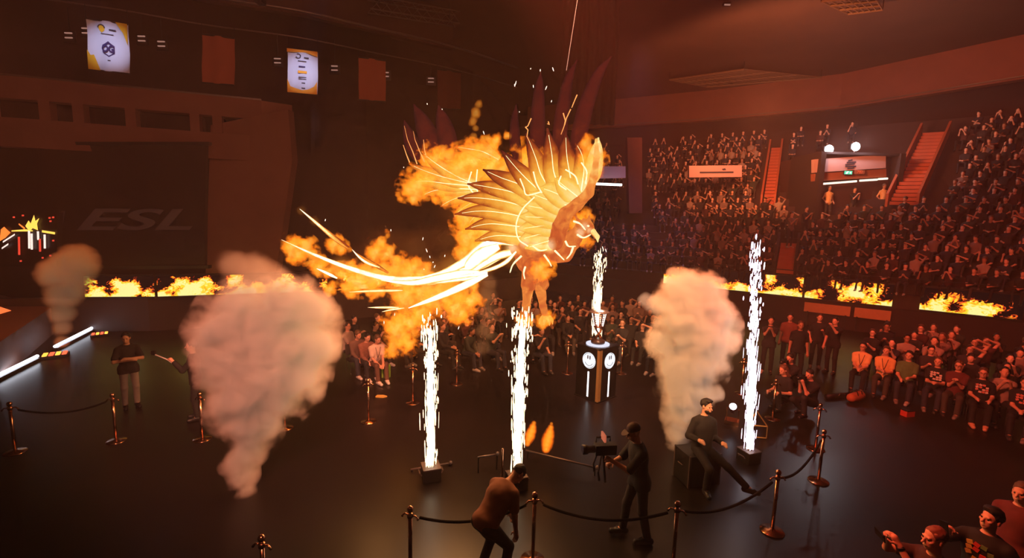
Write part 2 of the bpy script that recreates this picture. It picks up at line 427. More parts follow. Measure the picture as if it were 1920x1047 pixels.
# balcony front with slot windows
B0 = atd(-160, 128, 16.3); B1 = atd(30, 146, 17.0); B2 = atd(490, 190, 19.7); B3 = atd(548, 212, 20.4)
BZ = 8.95
bal = struct(band('wall_left_balcony', [(B0.x, B0.y), (B1.x, B1.y), (B2.x, B2.y), (B3.x, B3.y)], 8.2, BZ, .5, M_wall))
struct(band('wall_left_balcony_lower', [(B0.x, B0.y), (B1.x, B1.y), (B2.x, B2.y), (B3.x, B3.y)], 6.55, 7.55, .5, M_wall))
struct(band('wall_left_balcony_recess', [(B0.x - .2, B0.y + .42), (B1.x - .2, B1.y + .42), (B2.x - .2, B2.y + .42)], 7.5, 8.25, .08, mat('slot_window_glass', srgb(34, 18, 16), .15)))
def along(t): return Vector((B1.x + (B2.x - B1.x) * t, B1.y + (B2.y - B1.y) * t, 0))
ba = math.atan2(B2.y - B1.y, B2.x - B1.x)
for i, t in enumerate((-.12, .09, .215, .42, .69, .79, .99)):
    p = along(t); struct(MB().box((0, .24, 0), (.32, .5, .68)).build('trim_mullion', M_wall, None, False, (p.x, p.y, 7.875), ba))
struct(band('trim_balcony_rail', [(B0.x, B0.y - .02), (B1.x, B1.y - .02), (B2.x, B2.y - .02)], BZ, BZ + .06, .1, M_steel))
# rails under the ceiling that carry the banners
for z, dz, w in ((11.35, .05, .05), (12.35, .12, .1)):
    Pp = [(-22, 14.6, z), (-14.6, 17.1, z), (-11.6, 18.55, z), (-8.7, 19.55, z), (-6.25, 21.05, z), (-3.1, 23.05, z), (0, 26, z)]
    struct(MB().tube(catmull(Pp, 6), w / 2, 6).build('trim_banner_rail', M_steel, None, True))
struct(band('wall_left_upper', [(-22, 15.2), (-14.6, 17.7), (-11.6, 19.1), (-8.7, 20.1), (-6.25, 21.6), (-3.1, 23.6)], 12.4, 14.2, .3, mat('bulkhead_brown', srgb(64, 38, 32), .9)))
# upper gallery clutter behind the banners: lit railings and small light fixtures
g = 0
for (x, y, Y) in ((128, 62, 18), (160, 53, 18), (302, 78, 18.5), (265, 68, 18.5), (520, 110, 20), (627, 124, 20.6), (723, 136, 21.4), (808, 147, 22.5)):
    r = empty('gallery_lamp', atd(x, y, Y)); 
    for dz in (.0, -.16): MB().box((0, 0, dz), (.26, .04, .04), None).build('tube', glow('gallery_tube', (1.0, .48, .36), .32), r)
    MB().box((0, .05, -.11), (.44, .04, .4)).build('housing', M_black, r)
    MB().tube([(0, .05, .1), (0, .05, 11.35 - r.location.z + .3)], .015, 6).build('hanger', M_black, r)
    tag(r, ['twin-tube lamp at the far end of the gallery, left of the OG banner', 'twin-tube lamp touching the top corner of the OG banner', 'twin-tube pink lamp between the OG banner and the plain brown banner', 'dim twin-tube lamp just beside the OG banner', 'twin-tube lamp just before the white spotlit banner', 'twin-tube lamp just after the white spotlit banner', 'twin-tube lamp beside the second plain brown banner', 'faint twin-tube lamp near the last dark banner'][g], 'lamp', 'gallery lamps'); g += 1

# ---- right side: fascia, stand, ribbon
FR = [(34, 11.0), (27.5, 20.6), (20.8, 31.5), (14.5, 36.0), (8, 39.5), (1.0, 43)]
struct(band('wall_right_fascia', FR, 12.0, 14.2, .6, M_wall))
struct(band('trim_fascia_rail', [(p[0] - .15, p[1] - .1) for p in FR], 12.08, 12.14, .05, M_steel))
struct(band('wall_right', [(38, 12), (31, 22.5), (23.5, 33.5), (16, 39.5), (9, 43), (0, 47)], 0, 14.2, .3, mat('rear_wall_dark', srgb(50, 30, 36), .9)))
F0, F1 = Vector((23.2, 14.6, 0)), Vector((1.2, 29.9, 0))
R0, R1 = Vector((33.5, 19.5, 0)), Vector((2.5, 44.5, 0))
ROWS = 22; ZF, ZR = 1.75, 10.9
def stand(u, v):
    p = F0.lerp(F1, u).lerp(R0.lerp(R1, u), v); p.z = ZF + (ZR - ZF) * v; return p
ter = MB()
for r in range(ROWS):
    v0, v1 = r / ROWS, (r + 1) / ROWS; z = stand(0, v0).z
    a = [stand(0, v0), stand(1, v0), stand(1, v1), stand(0, v1)]
    for q in a: q.z = z
    ter.prism([q - Vector((0, 0, .6)) for q in a], (0, 0, .6))
struct(ter.build('floor_stand_terraces', M_terr))
RL = [(23.0, 14.5), (18.9, 17.3), (10.4, 23.3), (7.0, 25.7)]
struct(band('wall_right_front', [(23.0, 14.5), (7.0, 25.7), (1.0, 29.8)], 0, 1.15, .25, MATS['front_wall_black']))
struct(band('trim_front_handrail', [(23.0, 14.5), (7.0, 25.7), (1.0, 29.8)], 2.42, 2.46, .04, M_black))
def rl(t): a = Vector((23.0, 14.5, 0)); return a.lerp(Vector((7.0, 25.7, 0)), t)
for i, (t0, t1, lb) in enumerate(((.0, .235, 'flame ribbon screen at the picture edge, above the dense floor seats'), (.245, .395, 'flame ribbon screen with a tall flame, left of the picture-edge screen'),
        (.44, .60, 'flame ribbon screen above the pale barrier boards'), (.605, .93, 'flame ribbon screen behind the pale smoke column and the spark jet'))):
    ribbon(rl(t0), rl(t1), 1.25, 2.15, (20, 25.3, 30.6, 52.2)[i], lb, (.43, .42, .42, .40)[i])
# pale barrier boards under the ribbon
for i, (t0, t1, lb) in enumerate(((.44, .505, 'pale beige barrier board under the ribbon, nearer one'), (.51, .60, 'pale beige barrier board under the ribbon, farther one'))):
    a, c = rl(t0), rl(t1); root = empty('barrier_board', (a + c) / 2 - Vector((.12, .2, 0))); an = math.atan2(c.y - a.y, c.x - a.x); w = (c - a).length
    MB().box((0, 0, .86), (w * .97, .04, .42)).build('board', mat('beige_board', srgb(196, 140, 92), .6), root, False, (0, 0, 0), an)
    for s in (-1, 1): MB().box((s * w * .4, 0, .34), (.06, .06, .68)).build('leg', M_black, root, False, (0, 0, 0), an)
    tag(root, lb, 'barrier')

# aisle stairs with separate steps and parapets
def stair(u, v0, v1, w, n, label, m_step, m_side, tilt=0.0):
    base = stand(u, v0); root = empty('aisle_stairs', base)
    d = (stand(u + tilt, v1) - base); side = (F1 - F0).normalized()
    an = math.atan2(side.y, side.x)
    sm = make_mesh('step', *(lambda b: (b.V, b.F))(MB().box((0, 0, 0), (w, abs(d.y) / n * 1.15, .16))), False, [m_step])
    for i in range(n):
        p = d * (i / n); link('step', sm, root, (p.x, p.y, p.z + .28), an)
    for s in (-1, 1):
        q = side * (s * (w / 2 + .08))
        MB().prism([q + Vector((0, 0, .1)), q + d + Vector((0, 0, .1)), q + d + Vector((0, 0, .75)), q + Vector((0, 0, .75))], side * .1).build('parapet', m_side, root)
    tag(root, label, 'stairs'); return root
M_step = mat('orange_step', srgb(178, 84, 52), .7, 0, .2, 4)
stair(.335, .40, .84, 1.0, 20, 'tall orange aisle stairs beside the white exit sign', M_step, M_para, -.02)
stair(.515, .40, .80, .5, 18, 'narrow orange aisle strip running up left of the white exit sign', M_step, M_para, .0)
stair(.475, .03, .18, .7, 9, 'short lower aisle stairs just above the flame ribbon', M_step, M_terr, .0)
# ------------------------------------------------------------------ hanging banners
def banner(pix, Y, col, label, emblem=None, spot=None):
    P = [atd(x, y, Y[i]) for i, (x, y) in enumerate(pix)]        # tl, tr, br, bl
    c = (P[2] + P[3]) / 2; root = empty('hanging_banner', c)
    Mx = plane_frame(P[0], P[1]); 
    n = 10; V = []; F = []
    for side in (0, 1):
        for j in range(n + 1):
            for i in range(n + 1):
                p = P[0].lerp(P[1], i / n).lerp(P[3].lerp(P[2], i / n), j / n)
                V.append(p - c + Vector((0, .03 * math.sin(i * .9) + .02 * math.sin(j * .7 + i) + side * .012, 0)))
    K = (n + 1) ** 2
    for j in range(n):
        for i in range(n):
            a = j * (n + 1) + i; F.append((a, a + n + 1, a + n + 2, a + 1)); F.append((K + a, K + a + 1, K + a + n + 2, K + a + n + 1))
    link('cloth', make_mesh('cloth', V, F, True, [col]), root)
    for k, (i0, i1) in enumerate(((0, 1), (3, 2))):
        MB().tube([P[i0] - c, P[i1] - c], .03, 8).build('batten', M_black, root)
    for q in (P[0], P[1]):
        MB().tube([q - c, q - c + Vector((0, 0, max(.08, 11.4 - q.z)))], .01, 5).build('cord', M_black, root)
    tag(root, label, 'banner', 'hanging team banners')
    return root, P, c
M_bw = mat('white_banner_cloth', srgb(205, 205, 225), .8, 0, .05, 3)
M_by = mat('yellow_print', srgb(228, 176, 30), .8)
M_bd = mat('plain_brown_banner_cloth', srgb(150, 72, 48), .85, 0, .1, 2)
M_ink = mat('navy_ink', srgb(34, 26, 90), .7); M_inkd = mat('dark_ink', srgb(48, 44, 60), .7); M_orp = mat('orange_print', srgb(250, 170, 40), .7)
def local(P, u, v, off=.06):
    p = P[0].lerp(P[1], u).lerp(P[3].lerp(P[2], u), v); return p + Vector((0, -off, 0))
def patch(name, P, c, uv, mt, root, off=.05, th=.008):
    MB().prism([local(P, u, v, off) - c for u, v in uv], (0, th, 0)).build(name, mt, root)
def ring(P, c, u, v, ru, rv, a0=0, a1=360, w=.25, n=20):
    o = [(u + ru * math.cos(math.radians(a0 + (a1 - a0) * i / n)), v + rv * math.sin(math.radians(a0 + (a1 - a0) * i / n))) for i in range(n + 1)]
    return o + [(u + (x - u) * (1 - w), v + (y - v) * (1 - w)) for x, y in reversed(o)]
# spotlit OG banner
r1, P1, c1 = banner([(161, 34), (240, 46), (243, 139), (168, 130)], [17.0, 17.3, 17.3, 17.0], M_bw, 'spotlit white banner with a navy OG shield and yellow corners')
patch('yellow_corner', P1, c1, [(.72, .0), (1, .0), (1, .42), (.9, .2)], M_by, r1, .05)
patch('yellow_corner', P1, c1, [(0, .62), (.08, .72), (.16, .7), (.3, 1), (0, 1)], M_by, r1, .05)
patch('shield_outline', P1, c1, ring(P1, c1, .53, .56, .17, .15, 30, 390, .15, 6), M_ink, r1, .055)
patch('shield_cap', P1, c1, [(.40, .485), (.53, .40), (.66, .485), (.60, .485), (.53, .45), (.46, .485)], M_ink, r1, .06)
Mo = plane_frame(local(P1, .3, .56, .075), local(P1, .76, .56, .075))
text_obj('lettering', 'OG', M_ink, r1, Mo @ Matrix.Diagonal((.95, 1.25, 1, 1)), .24, .006, 0, .012)
patch('crest', P1, c1, [(.3, .13), (.38, .09), (.46, .13), (.44, .2), (.38, .24), (.33, .2)], M_by, r1)
patch('crest_line', P1, c1, ring(P1, c1, .38, .15, .09, .07, 180, 360, .3), M_inkd, r1, .06)
patch('caption', P1, c1, [(.56, .155), (.72, .155), (.72, .185), (.56, .185)], M_inkd, r1)
patch('caption', P1, c1, [(.36, .255), (.66, .255), (.66, .27), (.36, .27)], M_inkd, r1)
patch('caption', P1, c1, [(.49, .77), (.56, .77), (.56, .795), (.49, .795)], M_inkd, r1)
# spotlit white banner with orange edge
r2, P2, c2 = banner([(539, 91), (596, 98), (595, 178), (540, 173)], [19.4, 19.7, 19.7, 19.4], M_bw, 'spotlit white banner with captions and an orange hem')
patch('orange_hem', P2, c2, [(0, .7), (.1, .86), (.3, .9), (.5, .93), (.7, .9), (.9, .82), (1, .7), (1, 1), (0, 1)], M_orp, r2)
patch('orange_edge', P2, c2, [(0, 0), (1, 0), (1, .12), (.6, .05), (0, .08)], M_orp, r2)
patch('crest', P2, c2, ring(P2, c2, .37, .15, .09, .06, -120, 160, .35), M_inkd, r2, .06)
patch('caption', P2, c2, [(.56, .16), (.72, .16), (.72, .19), (.56, .19)], M_inkd, r2, .06)
patch('caption', P2, c2, [(.36, .25), (.64, .25), (.64, .27), (.36, .27)], M_inkd, r2, .06)
patch('caption', P2, c2, [(.39, .37), (.6, .37), (.6, .40), (.39, .40)], M_ink, r2, .06)
patch('orange_tag', P2, c2, [(.36, .48), (.66, .48), (.66, .535), (.36, .535)], M_orp, r2, .06)
for v in (.62, .66): patch('caption', P2, c2, [(.38, v), (.64, v), (.64, v + .018), (.38, v + .018)], M_inkd, r2, .06)
for v in (.75, .87): patch('caption', P2, c2, [(.48, v), (.6, v), (.6, v + .025), (.48, v + .025)], M_inkd, r2, .06)
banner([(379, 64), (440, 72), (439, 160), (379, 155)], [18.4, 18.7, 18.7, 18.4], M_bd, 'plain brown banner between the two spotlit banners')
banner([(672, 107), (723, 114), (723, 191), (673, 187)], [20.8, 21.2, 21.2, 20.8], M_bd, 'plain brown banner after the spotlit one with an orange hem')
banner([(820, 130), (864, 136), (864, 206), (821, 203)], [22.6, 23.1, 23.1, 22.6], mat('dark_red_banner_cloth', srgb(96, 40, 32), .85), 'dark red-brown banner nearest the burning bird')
for P, e, s in ((P1, 2300, 5.6), (P2, 2600, 4.6)):
    c = (P[0] + P[1] + P[2] + P[3]) / 4
    lamp('banner_spot_lamp', 'SPOT', c + Vector((4, -7, 1.5)), e, (.72, .74, 1.0), c + Vector((0, 0, .0)), .05, 13, 1.0)

# ------------------------------------------------------------------ ceiling: truss, grilles, light-shaft cloth, wire
def truss(p, q, w, n, label):
    p, q = Vector(p), Vector(q); root = empty('lighting_truss', (p + q) / 2); c = root.location.copy(); t = (q - p).normalized()
    s = t.cross(Vector((0, 0, 1))).normalized() * w / 2; k = Vector((0, 0, w / 2))
    for a in (s + k, s - k, -s + k, -s - k): MB().tube([p + a - c, q + a - c], .03, 6).build('chord', M_steel, root)
    ch = [s + k, s - k, -s - k, -s + k]
    for i in range(n):
        for j in range(4):
            MB().tube([p.lerp(q, i / n) + ch[j] - c, p.lerp(q, (i + 1) / n) + ch[(j + 1) % 4] - c], .014, 5).build('lattice_bar', M_steel, root)
    for f in (.1, .9): MB().tube([p.lerp(q, f) - c, p.lerp(q, f) - c + Vector((0, 0, 14.2 - p.z))], .02, 5).build('hanger', M_black, root)
    tag(root, label, 'truss'); return root
truss(atd(692, 8, 21), atd(858, 36, 23), .5, 9, 'steel lighting truss under the dark ceiling at the top edge')
def grille(pix, z, nx, ny, label):
    P = [at(x, y, z) for x, y in pix]; root = empty('ceiling_grille', sum(P, Vector()) / 4); c = root.location.copy()
    for i in range(nx + 1):
        a = P[0].lerp(P[1], i / nx) - c; b = P[3].lerp(P[2], i / nx) - c; MB().tube([a, b], .035, 5).build('bar', M_ceil2, root)
    for i in range(ny + 1):
        a = P[0].lerp(P[3], i / ny) - c; b = P[1].lerp(P[2], i / ny) - c; MB().tube([a, b], .06, 5).build('cross_bar', M_ceil2, root)
    for q in P: MB().tube([q - c, q - c + Vector((0, 0, 14.16 - z))], .02, 5).build('hanger', M_black, root)
    tag(root, label, 'grille'); return root
M_ceil2 = mat('olive_grey_steel', srgb(120, 92, 70), .6, .3)
grille([(1255, 150), (1395, 130), (1540, 145), (1325, 163)], 13.7, 16, 3, 'long slatted ceiling grille above the red stand')
grille([(1540, 2), (1640, -6), (1655, 18), (1590, 26)], 13.7, 6, 3, 'small slatted ceiling grille at the top edge')
dr = empty('light_shaft_cloth', atd(1105, 232, 19.5)); dc = dr.location.copy(); V = []; F = []; n = 24  # grey cloth added to look like a hazy shaft of light
dt, db = (atd(1048, 232, 19.5), atd(1152, 232, 19.5)), 14.1
for k in (0, .05):
    for z in (dt[0].z, db):
        for i in range(n + 1):
            q = dt[0].lerp(dt[1], i / n); V.append((q.x - dc.x, q.y - dc.y + .10 * math.sin(i * 1.7) + k, z - dc.z))
for i in range(n):
    F.append((i, i + 1, n + 2 + i, n + 1 + i)); o2 = 2 * (n + 1); F.append((o2 + i, o2 + n + 1 + i, o2 + n + 2 + i, o2 + i + 1))
link('cloth', make_mesh('cloth', V, F, True, [mat('grey_blue_shaft', srgb(84, 74, 84), .9)]), dr); MB().tube([(dt[0].x - dc.x - .1, dt[0].y - dc.y, db - dc.z), (dt[1].x - dc.x + .1, dt[1].y - dc.y, db - dc.z)], .04, 8).build('batten', M_black, dr)
tag(dr, 'long grey cloth put in for a hazy light shaft behind the tall dark feathers', 'drape')
wb, wt = atd(1062, 132, 9.6), atd(1092, -60, 9.6)
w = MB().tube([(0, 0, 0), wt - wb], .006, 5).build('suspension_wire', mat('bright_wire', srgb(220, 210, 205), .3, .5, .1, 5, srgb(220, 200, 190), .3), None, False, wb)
tag(w, 'thin bright wire hanging from the roof above the bird', 'wire')
cb = empty('ceiling_camera', atd(488, 2, 16)); MB().box((0, 0, 0), (.22, .3, .16)).build('housing', M_black, cb); MB().tube([(0, -.15, 0), (0, -.22, 0)], .05, 10).build('lens', M_steel, cb); MB().tube([(0, 0, .05), (0, 0, 14.2 - cb.location.z)], .03, 6).build('bracket', M_steel, cb)
tag(cb, 'small camera fixture hanging from the ceiling at the top edge', 'camera')
cb = empty('ceiling_lamp', atd(1362, 8, 22)); MB().box((0, 0, 0), (.3, .2, .12)).build('housing', M_black, cb); MB().box((0, -.1, -.06), (.26, .03, .06)).build('tube', glow('gallery_tube', (1, .48, .36), .32), cb); MB().tube([(0, 0, .05), (0, 0, 14.2 - cb.location.z)], .02, 6).build('hanger', M_steel, cb)
tag(cb, 'small pinkish lamp on the ceiling above the stand', 'lamp')

# ------------------------------------------------------------------ exit, signs and floodlights in the stand
M_sign = mat('white_sign_face', srgb(190, 150, 145), .6, 0, .04, 3)
def signbox(pix, Y, th, label, glyph):
    P = [atd(x, y, Y) for x, y in pix]; c = (P[2] + P[3]) / 2; root = empty('sign_board', c)
    MB().prism([p - c for p in P], (0, th, 0)).build('panel', M_sign, root)
    glyph(P, c, root); tag(root, label, 'sign'); return root
def logo_big(P, c, root):
    for (v0, v1, u0, u1, s) in ((.2, .32, .47, .53, .03), (.36, .46, .45, .58, .0), (.5, .6, .43, .56, .02), (.66, .76, .43, .58, -.02), (.8, .9, .46, .55, 0)):
        patch('logo_bar', P, c, [(u0, v0 + s), (u1, v0 - s), (u1, v1 - s), (u0, v1 + s)], M_inkd, root, .02, .01)
def logo_line(P, c, root):
    patch('caption', P, c, [(.2, .52), (.84, .52), (.84, .66), (.2, .66)], M_inkd, root, .02, .01)
    patch('caption', P, c, [(.62, .3), (.68, .24), (.7, .4), (.64, .42)], M_inkd, root, .02, .01)
signbox([(1527, 299), (1661, 290), (1661, 315), (1527, 324)], 24.2, .25, 'large white sign with a round striped logo over the exit', logo_big)
signbox([(1292, 311), (1391, 310), (1391, 332), (1292, 333)], 26.5, .2, 'white sign with one dark caption line, high in the stand', logo_line)
signbox([(1112, 312), (1173, 312), (1173, 334), (1112, 335)], 28.5, .2, 'white sign beside the wing, partly behind the bird', lambda *a: None)
# exit opening (a vomitory) as a box with lintel, glowing strip and pictogram
E0, E1 = atd(1522, 392, 24.5), atd(1668, 380, 24.5)
zt = atd(1595, 287, 24.3).z
struct(MB().box(((E0.x + E1.x) / 2, 26.2, 5.6), (E1.x - E0.x, 3.2, 5.0)).build('wall_exit_inside', mat('exit_inside', srgb(70, 38, 30), .8)))
for x in (E0.x, E1.x): struct(MB().box((x, 25.3, (zt + 3.6) / 2), (.25, 2.6, zt - 3.6)).build('wall_exit_cheek', M_dark))
struct(MB().box(((E0.x + E1.x) / 2, 25.0, zt - .05), (E1.x - E0.x, 1.8, .12)).build('ceiling_exit', M_dark))
lint = MB().prism([atd(1527, 326, 24.3), atd(1662, 316, 24.3), atd(1662, 332, 24.3), atd(1527, 340, 24.3)], (0, .3, 0)).build('trim_exit_lintel', mat('lintel_brown', srgb(150, 84, 54), .7)); struct(lint)
ex = empty('exit_sign', atd(1590, 324, 24.15)); MB().box((0, .02, 0), (.42, .06, .2)).build('housing', M_black, ex)
MB().box((0, -.02, 0), (.38, .03, .16)).build('light_face', glow('exit_green', (.12, .9, .5), 1.0), ex)
MB().prism([(-.14, -.04, -.06), (-.06, -.04, -.06), (-.02, -.04, .0), (.02, -.04, .06), (-.05, -.04, .06), (-.12, -.04, .02)], (0, .006, 0)).build('running_figure', glow('exit_white', (1, 1, .9), 1.5), ex)
MB().prism([(.05, -.04, .0), (.1, -.04, .05), (.15, -.04, .0), (.1, -.04, -.05)], (0, .006, 0)).build('arrow', glow('exit_white', (1, 1, .9), 1.5), ex)
tag(ex, 'green illuminated exit sign with a running figure under the white sign', 'sign')
ex = empty('exit_number_plate', atd(1612, 323, 24.15)); MB().box((0, .01, 0), (.5, .02, .2)).build('plate', mat('lintel_brown', (0, 0, 0)), ex)
text_obj('lettering', '702', mat('orange_digits', srgb(214, 100, 60), .6, 0, .1, 3, srgb(214, 100, 60), .3), ex, Matrix.Translation(ex.location + Vector((0, -.01, 0))) @ Matrix.Rotation(math.pi / 2, 4, 'X'), .2, .004)
tag(ex, 'orange digit plate right beside the green exit sign', 'sign')
for i, (x0, y0, x1, y1) in enumerate(((1543, 345, 1606, 340), (1612, 339, 1645, 337), (1647, 336, 1664, 335))):
    a, c = atd(x0, y0, 24.2), atd(x1, y1, 24.2)
    l = MB().tube([(0, 0, 0), c - a], .05, 8).build('strip_light', glow('strip_warm', (1, .8, .62), 1.6), None, False, a)
    tag(l, ['long warm strip light under the exit lintel', 'middle warm strip light under the exit lintel', 'short end strip light under the exit lintel'][i], 'lamp', 'exit strip lights')
a, c = atd(1118, 345, 28), atd(1166, 347, 28)
l = MB().tube([(0, 0, 0), c - a], .07, 8).build('strip_light', glow('strip_white', (1, .9, .85), 3), None, False, a); tag(l, 'bright strip light behind the wing edge', 'lamp')
for i, (x, y) in enumerate(((1555, 280), (1605, 275))):
    r = empty('floodlight', atd(x, y, 24.6)); MB().box((0, .1, 0), (.5, .16, .3)).build('housing', M_black, r)
    MB().tube([(0, 0, 0), (0, .03, 0)], .21, 16).build('lens', glow('flood_white', (1, .96, 1), 30), r)
    MB().tube([(0, .1, -.15), (0, .1, zt - r.location.z)], .03, 6).build('bracket', M_steel, r)
    tag(r, ['blazing white floodlight on the exit roof, nearer the narrow aisle', 'blazing white floodlight on the exit roof, nearer the tall stairs'][i], 'lamp', 'exit floodlights')
    lamp('floodlight_beam', 'POINT', r.location + Vector((0, -.7, 0.15)), 100, (1, .93, 1), None, .1)
struct(MB().prism([atd(1176, 258, 29), atd(1204, 258, 29), atd(1204, 400, 29), atd(1180, 400, 29)], (0, .6, 0)).build('wall_stand_pillar', mat('pillar_red_brown', srgb(100, 52, 44), .85)))

# ------------------------------------------------------------------ stanchions and ropes
M_chr = mat('polished_copper_steel', srgb(205, 150, 120), .18, 1.0, .08, 6)
def stanchion_proto():
    r = empty('stanchion')
    MB().lathe([(.165, 0), (.17, .008), (.165, .018), (.05, .032), (.03, .05)], 28).build('base', M_chr, r, True)
    MB().lathe([(.0255, .04), (.0255, .84)], 16).build('pole', M_chr, r, True)
    MB().lathe([(.03, .83), (.038, .84), (.038, .885), (.03, .895)], 16).build('collar', M_chr, r, True)
    MB().lathe([(.012, .89), (.02, .9), (.036, .92), (.042, .945), (.036, .972), (.018, .988), (.004, .992)], 16).build('finial', M_chr, r, True)
    for s in (-1, 1):
        MB().tube([(s * .03, 0, .865), (s * .075, 0, .872), (s * .1, 0, .85), (s * .115, 0, .825)], [.012, .011, .012, .016], 7).build('rope_hook', M_chr, r, True)
    return note(r)
ST = {}
sp0 = stanchion_proto()
posts = [('A', 490, 1004, 'stanchion at the bottom edge below the large smoke cloud'), ('B', 769, 950, 'stanchion with rope just left of the bending man'),
         ('C', 1003, 924, 'stanchion right in front of the bending man, brass base showing'), ('D', 1271, 941, 'stanchion at the bottom edge between the cameraman and the lounging man'),
         ('E', 1460, 882, 'stanchion with a round base beside the lounging man\'s foot'), ('F', 1546, 806, 'stanchion with a round base standing alone on the floor'),
         ('G', 1539, 757, 'stanchion behind the lone round-based one'), ('H', 1456, 711, 'thin stanchion beside the long-haired woman'), ('I', 1396, 672, 'stanchion just left of the farthest spark jet'),
         ('J', 1066, 640, 'stanchion behind the plinth, on the bird\'s side'), ('K', 1168, 641, 'stanchion behind the plinth, on the smoke column\'s side'), ('L', 857, 655, 'stanchion in front of the floor seats under the tail'),
         ('M', 774, 683, 'stanchion close beside the spark jet under the tail'), ('N', 690, 711, 'stanchion in front of the white-shoed seated trio'), ('O', 531, 720, 'stanchion veiled by the large smoke cloud'),
         ('P', 374, 736, 'stanchion just left of the large smoke cloud'), ('Q', 210, 738, 'stanchion in front of the man with crossed arms'), ('R', 17, 754, 'stanchion at the picture edge near the light bars')]
for i, (k, x, y, lb) in enumerate(posts):
    o = sp0 if i == 0 else copy_tree(sp0); p = at(x, y, .985); o.location = (p.x, p.y, 0)
    o.rotation_euler = (0, 0, random.uniform(-.5, .5)); tag(o, lb, 'stanchion', 'rope stanchions'); ST[k] = o.location.copy()
M_rope = mat('black_velvet_rope', srgb(20, 15, 15), .9, 0, .2, 30, spec=.2)
for a, b, lb in (('B', 'C', 'black velvet rope sagging behind the bending man'), ('C', 'D', 'black velvet rope sagging in front of the cameraman'), ('D', 'E', 'black velvet rope sagging below the lounging man'), ('E', 'F', 'black velvet rope joining the two round-based stanchions'),
             ('Q', 'R', 'black velvet rope between the two stanchions near the light bars')):
    p, q = ST[a], ST[b]; d = (q - p).normalized() * .115; p = p + d + Vector((0, 0, .82)); q = q - d + Vector((0, 0, .82)); sag = min(.34, .10 * (q - p).length)
    pts = [p.lerp(q, t / 16) - Vector((0, 0, sag * 4 * (t / 16) * (1 - t / 16))) for t in range(17)]; c = p.copy()
    o = MB().tube([v - c for v in pts], .019, 8).build('barrier_rope', M_rope, None, True, c); tag(o, lb, 'rope', 'barrier ropes')

# ------------------------------------------------------------------ plinth and trophy
pb = at(1121, 757); PR = math.radians(41)
pl = empty('trophy_plinth', (pb.x + .02, pb.y + .52, 0), PR); S = .37; HH = 1.36
M_gl = mat('gloss_black_panel', srgb(14, 12, 14), .12, 0, .05, 3); M_gold = mat('brushed_gold', srgb(224, 172, 112), .42, .85, .08, 20)
M_led = glow('white_led', (1, .96, .98), 2.2)
for nm, d, c in (('panel', (2 * S - .02, .02, HH), (0, -S + .01, HH / 2)), ('panel', (2 * S - .02, .02, HH), (0, S - .01, HH / 2)), ('panel', (.02, 2 * S - .02, HH), (-S + .01, 0, HH / 2)), ('panel', (.02, 2 * S - .02, HH), (S - .01, 0, HH / 2))):
    MB().box(c, d).build(nm, M_gl, pl)
MB().box((0, 0, HH + .012), (2 * S + .03, 2 * S + .03, .024)).build('top_plate', M_gl, pl)
MB().box((0, 0, .012), (2 * S + .04, 2 * S + .04, .024)).build('foot_plate', M_gl, pl)
MB().prism([(-S - .006, -S - .006, .03), (-S + .105, -S - .006, .03), (-S + .105, -S, .03), (-S, -S, .03), (-S, -S + .07, .03), (-S - .006, -S + .07, .03)], (0, 0, HH - .04)).build('corner_strip', M_gold, pl)
def face_disc(axis):
    """white lit smile emblem: ring, filled disc with two eye slots cut as dark inlays, mouth arc"""
    def T(u, v, o):
        return (u, -S - o, v) if axis == 'y' else (-S - o, -u, v)
    zc = 1.03; u0 = .045; R = .205
    def flat(name, pts, mt, o, th):
        e = (0, -th, 0) if axis == 'y' else (-th, 0, 0); MB().prism([T(u, v, o) for u, v in pts], e).build(name, mt, em)
    em = MB().prism([T(u0 + R * .86 * math.cos(q * math.pi / 16), zc + R * .86 * math.sin(q * math.pi / 16), .0) for q in range(32)], (0, -.012, 0) if axis == 'y' else (-.012, 0, 0)).build('smile_emblem', glow('emblem_white', (.93, .95, 1), 1.1), pl)
    o = [(u0 + R * math.cos(q * math.pi / 16), zc + R * math.sin(q * math.pi / 16)) for q in range(32)]
    ii = [(u0 + (x - u0) * .92, zc + (y - zc) * .92) for x, y in o]
    for q in range(0, 32, 4):
        flat('ring_segment', [o[(q + j) % 32] for j in range(5)] + [ii[(q + j) % 32] for j in range(4, -1, -1)], MATS['emblem_white'], .0, .012)
    for s in (-.036, .036):
        flat('eye', [(u0 + s + .018 * math.cos(q * math.pi / 6), zc + .085 + .055 * math.sin(q * math.pi / 6)) for q in range(12)], M_inkd, .012, .004)
    a = [(u0 + .135 * math.cos(math.radians(q)), zc + .135 * math.sin(math.radians(q))) for q in range(205, 336, 10)]
    flat('mouth', a + [(u0 + (x - u0) * .93, zc + (y - zc) * .93) for x, y in reversed(a)], M_inkd, .012, .004)
    flat('led_strip', [(u0 - .022, .08), (u0 + .022, .08), (u0 + .022, .74), (u0 - .022, .74)], M_led, .0, .008)
for ax in ('y', 'x'): face_disc(ax)
MB().lathe([(.30, HH + .024), (.30, HH + .05), (.25, HH + .05), (.25, HH + .04)], 32).build('light_ring', glow('ring_white', (.85, .85, 1), 1.0), pl)
tag(pl, 'glossy black plinth with white smile emblems and a golden corner', 'plinth')
tz = HH + .052; tr = empty('lantern_trophy', (pl.location.x, pl.location.y, tz))
M_tro = mat('trophy_bronze', srgb(150, 90, 60), .25, .9); M_trl = glow('trophy_glow_bar', (1, .85, .8), 2.0)  # every other cage bar gets a pale glow of its own
MB().lathe([(.17, 0), (.18, .02), (.18, .07), (.14, .11), (.08, .13)], 24).build('base', mat('trophy_dark_base', srgb(44, 26, 22), .35), tr, True)
